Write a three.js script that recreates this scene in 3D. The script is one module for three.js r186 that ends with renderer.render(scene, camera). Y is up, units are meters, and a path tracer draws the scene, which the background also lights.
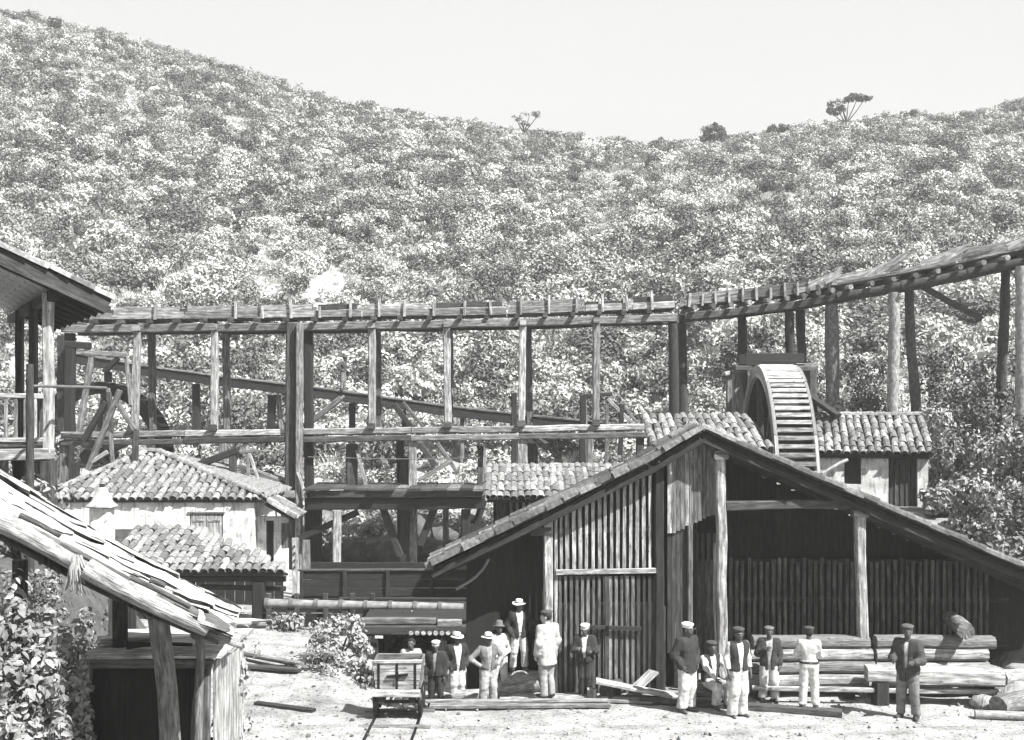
import * as THREE from 'three';
import { mergeGeometries, mergeVertices } from 'three/addons/utils/BufferGeometryUtils.js';
import { ImprovedNoise } from 'three/addons/math/ImprovedNoise.js';

// ---------------------------------------------------------------- camera, sky, sun, exposure
const W = 1024, H = 740, F = 1100, EYE = 6.3, HORIZON = 400;
const scene = new THREE.Scene();
const camera = new THREE.PerspectiveCamera(2 * Math.atan(H / 2 / F) * 180 / Math.PI, W / H, 0.1, 900);
camera.position.set(0, EYE, 0);
camera.lookAt(0, EYE, -10);
camera.setViewOffset(W, H, 0, H / 2 - HORIZON, W, H);       // rising front of a view camera: uprights stay upright
const renderer = new THREE.WebGLRenderer({ antialias: true });
renderer.setSize(W, H);
renderer.toneMapping = THREE.LinearToneMapping;
renderer.toneMappingExposure = 2.75;
renderer.shadowMap.enabled = true;

let seed = 7;
const rnd = () => { seed = (seed * 1664525 + 1013904223) >>> 0; return seed / 4294967296; };
const rr = (a, b) => a + (b - a) * rnd();
const noise3 = new ImprovedNoise();
const N = (x, y = 0, z = 0) => noise3.noise(x + 31.7, y + 11.3, z + 5.1);
const fbm = (x, y, z = 0, o = 4) => { let s = 0, a = 0.5; for (let i = 0; i < o; i++) { s += a * N(x, y, z + i * 7.3); x *= 2.03; y *= 2.03; z *= 2.03; a *= 0.5; } return s; };
const clamp = (x, a = 0, b = 1) => Math.min(b, Math.max(a, x));
const sst = (a, b, x) => { const t = clamp((x - a) / (b - a)); return t * t * (3 - 2 * t); };
const lerp = (a, b, t) => a + (b - a) * t;
const V = (x, y, z) => new THREE.Vector3(x, y, z);
const P = (px, py, D) => V((px - 512) * D / F, EYE + (HORIZON - py) * D / F, -D);   // where a sight line meets a given distance
const PX = (px, D) => (px - 512) * D / F;

{ // pale overcast-bright sky of an old plate: thin even haze with faint streaks of cloud
  const w = 256, h = 128, d = new Float32Array(w * h * 4);
  for (let j = 0; j < h; j++) for (let i = 0; i < w; i++) {
    const th = (i / w) * Math.PI * 2, ph = (j / h - 0.5) * Math.PI;
    const x = Math.cos(th) * Math.cos(ph), y = Math.sin(ph), z = Math.sin(th) * Math.cos(ph);
    const v = 0.295 * (1 + 0.05 * fbm(x * 2.2, y * 5, z * 2.2, 3));
    const o = (j * w + i) * 4; d[o] = v; d[o + 1] = v; d[o + 2] = v * 0.995; d[o + 3] = 1;
  }
  const t = new THREE.DataTexture(d, w, h, THREE.RGBAFormat, THREE.FloatType);
  t.mapping = THREE.EquirectangularReflectionMapping; t.magFilter = THREE.LinearFilter; t.needsUpdate = true;
  scene.background = t; scene.environment = t;
}
const sun = new THREE.DirectionalLight(new THREE.Color(1, 0.995, 0.985), 5);
sun.position.set(42, 68, 33);
sun.castShadow = true; sun.shadow.mapSize.set(4096, 4096);
Object.assign(sun.shadow.camera, { left: -90, right: 90, top: 90, bottom: -90, near: 1, far: 300 });
sun.target.position.set(0, 4, -45);
sun.position.add(sun.target.position);
scene.add(sun, sun.target);

// ---------------------------------------------------------------- textures and materials
function dataTex(w, h, fn, srgb = true) {
  const d = new Uint8Array(w * h * 4);
  for (let j = 0; j < h; j++) for (let i = 0; i < w; i++) { const v = clamp(fn(i / w, j / h)) * 255, o = (j * w + i) * 4; d[o] = d[o + 1] = d[o + 2] = v; d[o + 3] = 255; }
  const t = new THREE.DataTexture(d, w, h); t.wrapS = t.wrapT = THREE.RepeatWrapping; t.magFilter = THREE.LinearFilter; t.minFilter = THREE.LinearMipmapLinearFilter; t.generateMipmaps = true;
  if (srgb) t.colorSpace = THREE.SRGBColorSpace; t.needsUpdate = true; return t;
}
// noise that tiles: two shifted copies blended over the edge
const tileN = (f) => (u, v) => { const a = f(u, v), b = f(u - 1, v), c = f(u, v - 1), d = f(u - 1, v - 1); const wu = sst(0.75, 1, u), wv = sst(0.75, 1, v); return lerp(lerp(a, b, wu), lerp(c, d, wu), wv); };
const woodF = tileN((u, v) => {
  const warp = 0.25 * N(u * 6, v * 5, 3);
  const g = 0.5 + 0.55 * N(u * 5, (v + warp * 0.1) * 70, 1) + 0.35 * N(u * 14, v * 160, 2);
  const st = fbm(u * 5, v * 9, 8, 3);
  const crack = Math.abs(N(u * 3, (v + warp * 0.06) * 40, 12)) < 0.035 ? -0.35 : 0;
  const nail = N(u * 30, v * 24, 40) > 0.62 ? -0.3 : 0;
  const blot = -0.28 * sst(0.08, 0.4, fbm(u * 3.3, v * 3.1, 27, 4));
  return 0.76 + 0.26 * (g - 0.5) + 0.6 * st + crack + nail + blot;
});
const woodT = dataTex(512, 256, woodF), woodB = dataTex(512, 256, woodF, false);
const barkF = tileN((u, v) => 0.74 + 0.2 * N(u * 5, v * 30, 4) + 0.16 * N(u * 12, v * 60, 14) + 0.4 * fbm(u * 5, v * 6, 6, 4) - (Math.abs(N(u * 3, v * 22, 9)) < 0.025 ? 0.25 : 0));
const barkT = dataTex(256, 256, barkF), barkB = dataTex(256, 256, barkF, false);
const plasF = tileN((u, v) => 0.86 + 0.28 * fbm(u * 4, v * 4, 2, 5) + 0.1 * N(u * 60, v * 60, 4) - (N(u * 9, v * 9, 22) > 0.42 ? 0.14 : 0) - 0.16 * sst(0.1, 0.45, N(u * 18, v * 3, 30)));
const plasT = dataTex(256, 256, plasF), plasB = dataTex(256, 256, plasF, false);
const clayF = tileN((u, v) => 0.75 + 0.45 * fbm(u * 6, v * 6, 2, 4) + 0.12 * N(u * 50, v * 50, 4));
const clayT = dataTex(128, 128, clayF);
const soilF = tileN((u, v) => { const p = N(u * 44, v * 44, 14); return 0.84 + 0.42 * fbm(u * 7, v * 7, 2, 5) + 0.16 * N(u * 90, v * 90, 7) - (p > 0.44 ? 0.3 : 0) + (p < -0.5 ? 0.12 : 0); });
const soilT = dataTex(1024, 1024, soilF), soilB = dataTex(512, 512, soilF, false);
const clothF = tileN((u, v) => 0.86 + 0.3 * fbm(u * 5, v * 5, 9, 4) - (N(u * 6, v * 6, 33) > 0.4 ? 0.12 : 0));
const clothT = dataTex(128, 128, clothF);

const gray = (g) => new THREE.Color().setRGB(g, g, g * 0.985);
const mk = (g, map, bump, bs, rough = 0.85, more = {}) => new THREE.MeshStandardMaterial({ color: gray(g), map, bumpMap: bump || null, bumpScale: bs || 0, roughness: rough, ...more });
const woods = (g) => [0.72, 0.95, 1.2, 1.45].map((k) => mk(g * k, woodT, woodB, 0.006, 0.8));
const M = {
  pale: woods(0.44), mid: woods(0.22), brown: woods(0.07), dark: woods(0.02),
  bark: [mk(0.16, barkT, barkB, 0.02, 0.9), mk(0.28, barkT, barkB, 0.02, 0.9), mk(0.5, barkT, barkB, 0.02, 0.9)],
  barkDark: [mk(0.05, barkT, barkB, 0.02, 0.9), mk(0.075, barkT, barkB, 0.02, 0.9)],
  plaster: mk(0.85, plasT, plasB, 0.006, 0.9),
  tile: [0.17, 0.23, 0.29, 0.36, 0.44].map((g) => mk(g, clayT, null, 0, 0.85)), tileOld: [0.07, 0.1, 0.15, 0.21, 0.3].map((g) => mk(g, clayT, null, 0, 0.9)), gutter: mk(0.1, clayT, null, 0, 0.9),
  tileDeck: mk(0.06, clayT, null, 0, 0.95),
  rock: mk(0.11, plasT, plasB, 0.03, 0.9), rockPale: mk(0.3, plasT, plasB, 0.03, 0.9),
  iron: mk(0.03, clayT, null, 0, 0.5, { metalness: 0.6 }),
  pipe: mk(0.34, clayT, null, 0, 0.6), mat: mk(0.8, plasT, plasB, 0.01, 0.95),
  fibre: mk(0.5, barkT, null, 0, 0.9),
};
const pick = (a) => Array.isArray(a) ? a[Math.floor(rnd() * a.length)] : a;

// ---------------------------------------------------------------- scene helpers
const taken = {};
const numbered = (n) => { const k = taken[n] = (taken[n] ?? -1) + 1; return k ? `${n}_${String(k).padStart(3, '0')}` : n; };
function shade(o) { o.castShadow = o.receiveShadow = true; return o; }
function thing(name, label, category, base = V(0, 0, 0), group) {
  const o = new THREE.Group(); o.name = numbered(name); o.position.copy(base); o.userData = { label, category };
  if (group) o.userData.group = group; scene.add(o); return o;
}
const originOf = (o) => { const p = V(0, 0, 0); for (let q = o; q && q !== scene; q = q.parent) p.add(q.position); return p; };
// geometry given in world metres; the parent only ever has a position
function part(parent, name, geo, mat) { const b = originOf(parent); geo.translate(-b.x, -b.y, -b.z); const m = shade(new THREE.Mesh(geo, mat)); m.name = name; parent.add(m); return m; }
function single(name, label, category, geo, mat, group) {
  geo.computeBoundingBox(); const c = geo.boundingBox.getCenter(V(0, 0, 0)); c.y = geo.boundingBox.min.y; geo.translate(-c.x, -c.y, -c.z);
  const m = shade(new THREE.Mesh(geo, mat)); m.name = numbered(name); m.position.copy(c); m.userData = { label, category }; if (group) m.userData.group = group; scene.add(m); return m;
}
const stuff = (m) => { m.userData.kind = 'stuff'; return m; };
const shared = (parent, name, geo, mat, matrix) => { const b = originOf(parent); const m = shade(new THREE.Mesh(geo, mat)); m.name = name; m.applyMatrix4(matrix); m.position.sub(b); parent.add(m); return m; };

// squared timber from a to b: chamfered, a little crooked, own grain offset
function bar(a, b, w, h, o = {}) {
  const L = a.distanceTo(b), dir = b.clone().sub(a).normalize();
  let up = o.up ? o.up.clone() : V(0, 1, 0); if (Math.abs(up.dot(dir)) > 0.92) up = V(0, 0, 1);
  const sx = dir.clone().cross(up).normalize(); up = sx.clone().cross(dir).normalize();
  const n = o.seg ?? clamp(Math.round(L / 0.8), 1, 9), c = (o.ch ?? 0.14) * Math.min(w, h), j = (o.jit ?? 0.07) * Math.min(w, h);
  const t1 = o.taper ?? 1, prof = [[w / 2, h / 2 - c], [w / 2 - c, h / 2], [-w / 2 + c, h / 2], [-w / 2, h / 2 - c], [-w / 2, -h / 2 + c], [-w / 2 + c, -h / 2], [w / 2 - c, -h / 2], [w / 2, -h / 2 + c]];
  const us = []; let per = 0; for (let k = 0; k <= 8; k++) { us.push(per); const p = prof[k % 8], q = prof[(k + 1) % 8]; per += Math.hypot(p[0] - q[0], p[1] - q[1]); }
  const ou = rnd() * 3, ov = rnd(), rings = [], bow = (o.bow ?? 0) * L;
  for (let i = 0; i <= n; i++) {
    const t = i / n, e = (i === 0 || i === n) ? 0.4 : 1, s = lerp(1, t1, t) * (1 + rr(-1, 1) * (o.jit ?? 0.07) * 0.6);
    const cx = rr(-j, j) * e, cy = rr(-j, j) * e - bow * Math.sin(Math.PI * t);
    rings.push(prof.map(([x, y]) => a.clone().addScaledVector(dir, L * t).addScaledVector(sx, x * s + cx).addScaledVector(up, y * s + cy)));
  }
  const pos = [], uv = [];
  const push = (p, u, v) => { pos.push(p.x, p.y, p.z); uv.push(u / 2 + ou, v / 0.6 + ov); };
  for (let i = 0; i < n; i++) for (let k = 0; k < 8; k++) {
    const A = rings[i][k], B = rings[i][(k + 1) % 8], C = rings[i + 1][(k + 1) % 8], D = rings[i + 1][k], u0 = L * i / n, u1 = L * (i + 1) / n;
    push(A, u0, us[k]); push(B, u0, us[k + 1]); push(C, u1, us[k + 1]); push(A, u0, us[k]); push(C, u1, us[k + 1]); push(D, u1, us[k]);
  }
  for (const [r, f] of [[rings[0], 1], [rings[n], 0]]) for (let k = 1; k < 7; k++) { const T = f ? [0, k + 1, k] : [0, k, k + 1]; T.forEach((q) => push(r[q], prof[q][0] * 0.3, prof[q][1])); }
  // outward winding
  const g = new THREE.BufferGeometry(); g.setAttribute('position', new THREE.Float32BufferAttribute(pos, 3)); g.setAttribute('uv', new THREE.Float32BufferAttribute(uv, 2));
  flip(g); g.computeVertexNormals(); return g;
}
function flip(g) { for (const k of ['position', 'uv']) { const a = g.getAttribute(k), s = a.itemSize, r = a.array; for (let i = 0; i < a.count; i += 3) for (let q = 0; q < s; q++) { const t = r[(i + 1) * s + q]; r[(i + 1) * s + q] = r[(i + 2) * s + q]; r[(i + 2) * s + q] = t; } } }
// round timber through a list of points with radii
function log(pts, r0, r1, o = {}) {
  const sides = o.sides ?? 10, curve = new THREE.CatmullRomCurve3(pts), L = curve.getLength(), n = o.seg ?? clamp(Math.round(L / 0.25), 4, 40);
  const pos = [], uv = [], idx = [], ou = rnd() * 3, ph = rnd() * 50, lump = o.lump ?? 0.09;
  const fr = curve.computeFrenetFrames(n, false);
  for (let i = 0; i <= n; i++) {
    const t = i / n, c = curve.getPointAt(t), r = lerp(r0, r1, t);
    for (let k = 0; k <= sides; k++) {
      const a = k / sides * Math.PI * 2, q = r * (1 + lump * N(Math.cos(a) * 1.5 + ph, Math.sin(a) * 1.5, t * L * 1.6));
      const p = c.clone().addScaledVector(fr.normals[i], Math.cos(a) * q).addScaledVector(fr.binormals[i], Math.sin(a) * q);
      pos.push(p.x, p.y, p.z); uv.push(t * L / 1.2 + ou, k / sides * Math.max(1, Math.round(r * 6.28 / 0.8)));
    }
  }
  for (let i = 0; i < n; i++) for (let k = 0; k < sides; k++) { const A = i * (sides + 1) + k, B = A + 1, C = A + sides + 1, D = C + 1; idx.push(A, B, C, B, D, C); }
  for (const i of [0, n]) { const c = curve.getPointAt(i / n), m = pos.length / 3; pos.push(c.x, c.y, c.z); uv.push(ou, 0.5); for (let k = 0; k <= sides; k++) { const q = (i * (sides + 1) + k) * 3; pos.push(pos[q], pos[q + 1], pos[q + 2]); uv.push(ou + Math.cos(k) * 0.1, 0.5 + Math.sin(k) * 0.1); } for (let k = 0; k < sides; k++) i ? idx.push(m, m + 1 + k, m + 2 + k) : idx.push(m, m + 2 + k, m + 1 + k); }
  const g = new THREE.BufferGeometry(); g.setAttribute('position', new THREE.Float32BufferAttribute(pos, 3)); g.setAttribute('uv', new THREE.Float32BufferAttribute(uv, 2)); g.setIndex(idx); g.computeVertexNormals(); return g;
}
// flat polygon with thickness: corners in order, pushed along the normal
function slab(corners, th, o = {}) {
  const n = corners[1].clone().sub(corners[0]).cross(corners[2].clone().sub(corners[0])).normalize(), u = corners[1].clone().sub(corners[0]).normalize(), v = n.clone().cross(u);
  const pos = [], uv = [], c0 = corners[0], sc = o.scale ?? 1.5, ou = rnd(), ov = rnd();
  const push = (p) => { pos.push(p.x, p.y, p.z); const d = p.clone().sub(c0); uv.push(d.dot(u) / sc + ou, d.dot(v) / sc + ov); };
  const T = corners.map((c) => c.clone().addScaledVector(n, th / 2)), B = corners.map((c) => c.clone().addScaledVector(n, -th / 2)), m = corners.length;
  for (let k = 1; k < m - 1; k++) { push(T[0]); push(T[k]); push(T[k + 1]); push(B[0]); push(B[k + 1]); push(B[k]); }
  for (let k = 0; k < m; k++) { const q = (k + 1) % m; push(T[k]); push(B[k]); push(B[q]); push(T[k]); push(B[q]); push(T[q]); }
  const g = new THREE.BufferGeometry(); g.setAttribute('position', new THREE.Float32BufferAttribute(pos, 3)); g.setAttribute('uv', new THREE.Float32BufferAttribute(uv, 2)); g.computeVertexNormals(); return g;
}
const norm = (list) => mergeGeometries(list.map((g) => { const q = g.index ? g.toNonIndexed() : g; for (const k of Object.keys(q.attributes)) if (!['position', 'normal', 'uv'].includes(k)) q.deleteAttribute(k); return q; }));

// ---------------------------------------------------------------- the lie of the land
const SKY = [[-260, -60], [0, 6], [100, 26], [200, 55], [330, 93], [420, 110], [520, 127], [640, 141], [700, 138], [800, 121], [900, 112], [1024, 102], [1300, 84]];
function crest(X) { const px = 512 + X * F / 150; let k = 0; while (k < SKY.length - 2 && SKY[k + 1][0] < px) k++; const [a, b] = [SKY[k], SKY[k + 1]]; return EYE + (HORIZON - lerp(a[1], b[1], (px - a[0]) / (b[0] - a[0]))) * 150 / F - 1.2; }
const footOf = (X) => lerp(45.5, 38.5, sst(6, 10, X));
function gh(X, z, fine = true) {
  const D = -z;
  let h = Math.max(0, 4.2 - 0.3 * Math.max(0, D - 4)); h = D < 4 ? 4.2 : h;
  h += 3.6 * sst(-5.2, -8.6, X) * (1 - sst(20.5, 24.5, D)) * sst(6, 11, D);
  h -= 0.35 * sst(-4.2, -2.8, X) * (1 - sst(-0.9, 0.2, X)) * sst(22.4, 23.6, D) * (1 - sst(29, 31, D));
  h += 0.35 * Math.exp(-(((X + 6.6) / 2.2) ** 2) - ((D - 27.5) / 3) ** 2) + 0.25 * Math.exp(-(((X + 3.9) / 1.2) ** 2) - ((D - 25) / 1.2) ** 2);
  h += 2.8 * sst(9.8, 12.6, X) * sst(27.6, 34, D);
  const f = footOf(X), t = D - f;
  if (t > 0) {
    const e = Math.min(t, 150 - f), s = e + 1.2 * (1 - Math.exp(-e / 3));
    h = h + Math.max(0, (crest(X) - h) * s / (151.2 - f)) * (t > 150 - f ? 1 - 0.35 * sst(0, 90, D - 150) : 1);
    h += sst(4, 30, t) * (1.6 * fbm(X * 0.035, D * 0.035, 3, 3) + 0.5 * N(X * 0.16, D * 0.16, 9)) * (1 - sst(120, 150, D) * 0.75);
  }
  if (X > 7.6 && X < 10.2 && D > 31.8 && D < 42.2) h -= 3.2 * sst(7.6, 8, X) * (1 - sst(9.8, 10.2, X)) * sst(31.8, 32.4, D) * (1 - sst(41.6, 42.2, D));   // wheel pit
  if (fine) h += 0.05 * fbm(X * 0.9, D * 0.9, 1, 3) + 0.02 * N(X * 4, D * 4, 2);
  return h;
}
{
  const xs = [], zs = [];
  for (let i = 0; i <= 300; i++) { const t = i / 150 - 1; xs.push(Math.sign(t) * (22 * Math.abs(t) + 128 * Math.abs(t) ** 3)); }
  for (let j = 0; j <= 330; j++) { const t = j / 330; zs.push(-(-14 + 66 * t + 208 * t ** 3)); }
  const pos = [], uv = [], col = [], idx = [];
  for (const z of zs) for (const x of xs) {
    pos.push(x, gh(x, z), z); uv.push(x / 3.1, z / 3.1);
    const t = -z - footOf(x), hill = sst(-1, 4, t), patch = 0.5 + 0.5 * fbm(x * 0.08, z * 0.08, 4, 4);
    const damp = sst(0.1, 0.35, fbm(x * 0.35, z * 0.35, 17, 3)) * 0.3;
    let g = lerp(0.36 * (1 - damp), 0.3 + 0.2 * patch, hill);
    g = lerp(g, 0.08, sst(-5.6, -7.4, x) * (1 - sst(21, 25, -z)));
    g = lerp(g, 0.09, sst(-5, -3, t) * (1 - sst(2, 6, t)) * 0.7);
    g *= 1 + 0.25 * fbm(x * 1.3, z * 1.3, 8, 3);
    col.push(g, g, g * 0.985);
  }
  const w = xs.length; for (let j = 0; j < zs.length - 1; j++) for (let i = 0; i < w - 1; i++) { const a = j * w + i; idx.push(a, a + 1, a + w, a + 1, a + w + 1, a + w); }
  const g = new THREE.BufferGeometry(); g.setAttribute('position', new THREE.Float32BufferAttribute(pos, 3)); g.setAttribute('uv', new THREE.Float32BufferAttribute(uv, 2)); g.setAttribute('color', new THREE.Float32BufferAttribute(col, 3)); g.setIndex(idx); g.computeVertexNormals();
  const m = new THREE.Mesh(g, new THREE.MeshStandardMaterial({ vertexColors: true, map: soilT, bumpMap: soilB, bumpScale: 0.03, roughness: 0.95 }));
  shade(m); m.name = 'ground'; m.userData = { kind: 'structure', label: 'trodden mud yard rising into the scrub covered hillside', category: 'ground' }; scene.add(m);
}

// ---------------------------------------------------------------- scrub on the hillside
function leafShape(list, c, dir, up, len, wid) {   // a folded leaf: two faces along a midrib
  const s = dir.clone().cross(up).normalize(), a = c.clone(), b = c.clone().addScaledVector(dir, len), m = c.clone().addScaledVector(dir, len * 0.45);
  const l = m.clone().addScaledVector(s, wid / 2).addScaledVector(up, wid * 0.18), r = m.clone().addScaledVector(s, -wid / 2).addScaledVector(up, wid * 0.18);
  for (const p of [a, b, l, a, r, b]) list.push(p.x, p.y, p.z);
}
function broadLeaf(list, c, dir, up, len, wid) {   // a broad leaf: rounded outline, folded along the midrib, tip drooping
  const s = dir.clone().cross(up).normalize(), at = (t, q, f) => c.clone().addScaledVector(dir, len * t).addScaledVector(s, wid * q).addScaledVector(up, wid * (f - 0.5 * t * t));
  const a = at(0, 0, 0), m = at(0.5, 0, 0), b = at(1, 0, 0);
  for (const g of [1, -1]) { const p = at(0.22, 0.42 * g, 0.12), q = at(0.6, 0.46 * g, 0.14); for (const v of g > 0 ? [a, m, p, p, m, q, q, m, b] : [a, p, m, p, q, m, q, b, m]) list.push(v.x, v.y, v.z); }
}
const rdir = () => { const z = rr(-1, 1), a = rnd() * 6.283, q = Math.sqrt(1 - z * z); return V(q * Math.cos(a), z, q * Math.sin(a)); };
function leafCloud(lobes, count, len, wid, droop = 0.2, leaf = leafShape) {
  const pos = [];
  for (let i = 0; i < count; i++) {
    const L = lobes[Math.floor(rnd() * lobes.length)], d = rdir(), r = Math.cbrt(rr(0.25, 1));
    const c = V(L[0] + d.x * L[3] * r, L[1] + d.y * L[4] * r, L[2] + d.z * L[3] * r);
    const up = d.clone().multiplyScalar(0.9).add(V(rr(-0.55, 0.55), rr(0, 0.7), rr(-0.55, 0.55))).normalize(), w = rdir();
    const out = w.addScaledVector(up, -w.dot(up)).add(V(0, -droop, 0)).normalize(), k = rr(0.6, 1.35);
    leaf(pos, c, out, up, len * k, wid * k);
  }
  const g = new THREE.BufferGeometry(); g.setAttribute('position', new THREE.Float32BufferAttribute(pos, 3)); g.computeVertexNormals(); return g;
}
const leafMat = (g, rough = 0.5) => new THREE.MeshStandardMaterial({ color: gray(g), roughness: rough, side: THREE.DoubleSide });
const lobesIn = (n, R, hgt) => Array.from({ length: n }, () => { const a = rnd() * 6.283, q = Math.sqrt(rnd()) * R * 0.7; return [Math.cos(a) * q, rr(0.15, 0.8) * hgt, Math.sin(a) * q, rr(0.28, 0.5) * R, rr(0.16, 0.3) * hgt]; });
const inHouse = (x, D) => (x > 9.5 && x < 15 && D > 34 && D < 41.5) || (x > -16 && x < -6.5 && D < 45) || (x > 7.4 && x < 10.4 && D < 43);
{
  const kinds = [
    ['low rounded scrub bushes covering the hillside', leafCloud(lobesIn(9, 1, 1.0), 260, 0.24, 0.14), 1.0, 9000],
    ['loose leggy scrub with open tops on the hillside', leafCloud(lobesIn(6, 0.8, 1.5), 170, 0.28, 0.13), 1.0, 6000],
    ['dense dark scrub thickets among the paler hillside bushes', leafCloud(lobesIn(12, 1.15, 1.3), 420, 0.23, 0.14), 1.0, 4200],
    ['tufts of tall pale grass between the hillside bushes', (() => { const p = []; for (let i = 0; i < 60; i++) { const a = rnd() * 6.28, q = rnd() * 0.35; const d = V(Math.cos(a) * rr(0.1, 0.7), 1, Math.sin(a) * rr(0.1, 0.7)).normalize(); leafShape(p, V(Math.cos(a) * q, -0.05, Math.sin(a) * q), d, V(rr(-1, 1), 0.3, rr(-1, 1)).normalize(), rr(0.4, 0.9), 0.05); } const g = new THREE.BufferGeometry(); g.setAttribute('position', new THREE.Float32BufferAttribute(p, 3)); g.computeVertexNormals(); return g; })(), 0.9, 13000],
    ['large dark shrubs standing out in clumps on the hillside', leafCloud(lobesIn(16, 1.1, 1.5), 560, 0.19, 0.11), 1.25, 1700],
    ['large pale shrubs with sunlit crowns on the hillside', leafCloud(lobesIn(16, 1.1, 1.4), 520, 0.19, 0.12), 1.3, 1700],
  ];
  const base = [0.31, 0.34, 0.12, 0.42, 0.085, 0.33], m4 = new THREE.Matrix4(), q = new THREE.Quaternion(), e = new THREE.Euler(), c = new THREE.Color();
  kinds.forEach(([label, geo, sc, count], k) => {
    const spots = [];
    for (let tries = 0; spots.length < count && tries < count * 12; tries++) {
      const D = Math.sqrt(rr(37 ** 2, 165 ** 2)), X = rr(-0.56, 0.56) * D;
      const t = D - footOf(X); if (t < 0.6 || inHouse(X, D)) continue;
      const dens = 0.35 * fbm(X * 0.05, D * 0.05, 2, 2) + 0.8 * fbm(X * 0.26 + k * 9, D * 0.2, 2, 2), bare = fbm(X * 0.045, D * 0.05, 21, 3);
      if (k === 2 && dens < 0.02 + rr(-0.1, 0.12)) continue;
      if (k > 3 && (dens < 0.04 + rr(-0.1, 0.1) || D < 54 || D > 142)) continue;
      if (k < 2 && dens < -0.22 + rr(-0.15, 0.1)) continue;
      if (bare > 0.2 && k !== 3 && rnd() < 0.75) continue;
      const px = 512 + X / D * F; if (px > 305 && px < 350 && D > 62 && D < 80 && rnd() < 0.9) continue;      // washed-out gully
      spots.push([X, D, dens]);
    }
    const im = new THREE.InstancedMesh(geo, leafMat(1, k === 2 || k === 4 ? 0.65 : 0.5), spots.length);
    spots.forEach(([X, D, dens], i) => {
      const s = sc * rr(0.45, 1.05) * (1 + 0.6 * Math.max(0, dens)) * (D < 52 ? 0.75 : 1), nearBank = D < 44 ? 0.8 : 1;
      e.set(rr(-0.15, 0.15), rnd() * 6.28, rr(-0.15, 0.15)); q.setFromEuler(e);
      m4.compose(V(X, gh(X, -D, false) - 0.08, -D), q, V(s * rr(0.8, 1.25), s * rr(0.75, 1.2) * nearBank, s * rr(0.8, 1.25))); im.setMatrixAt(i, m4);
      const g = base[k] * Math.exp(rr(-0.45, 0.5)) * (1 + 0.4 * fbm(X * 0.05, D * 0.05, 31 + k, 2) + 0.5 * fbm(X * 0.2, D * 0.2, 41 + k, 2)); im.setColorAt(i, c.setRGB(g, g, g * 0.98));
    });
    shade(im); im.name = numbered(['hillside_scrub', 'leggy_scrub', 'dark_thicket', 'tall_grass', 'dark_shrubs', 'pale_shrubs'][k]); im.userData = { kind: 'stuff', label, category: k === 3 ? 'grass' : 'scrub' }; scene.add(im);
  });
}
console.log('land done');
// ---------------------------------------------------------------- clay tile roofs
const tileGeos = [0, 1, 2].map((k) => {
  const pos = [], idx = [], uv = [], n = 5, L = 0.56, r0 = 0.125 + k * 0.004, r1 = 0.098, th = 0.02;
  const prof = (r, z, lift) => { const o = []; for (let i = 0; i <= n; i++) { const a = Math.PI * i / n; o.push([Math.cos(a) * r, Math.sin(a) * r * 0.95 + lift, z]); } return o; };
  const rows = [prof(r0, 0, 0.0), prof(r1, -L, 0.0), prof(r0 - th, 0, 0.0), prof(r1 - th, -L, 0.0)];
  rows.forEach((r, q) => r.forEach((p, i) => { pos.push(...p); uv.push(i / n * 0.6 + k * 0.3, q % 2); }));
  const w = n + 1; for (let i = 0; i < n; i++) { idx.push(i, w + i, i + 1, i + 1, w + i, w + i + 1); idx.push(2 * w + i, 2 * w + i + 1, i, i, 2 * w + i + 1, i + 1); idx.push(2 * w + i, 3 * w + i, 2 * w + i + 1, 2 * w + i + 1, 3 * w + i, 3 * w + i + 1); }
  const g = new THREE.BufferGeometry(); g.setAttribute('position', new THREE.Float32BufferAttribute(pos, 3)); g.setAttribute('uv', new THREE.Float32BufferAttribute(uv, 2)); g.setIndex(idx); const f = g.toNonIndexed(); f.computeVertexNormals(); return f;
});
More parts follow.
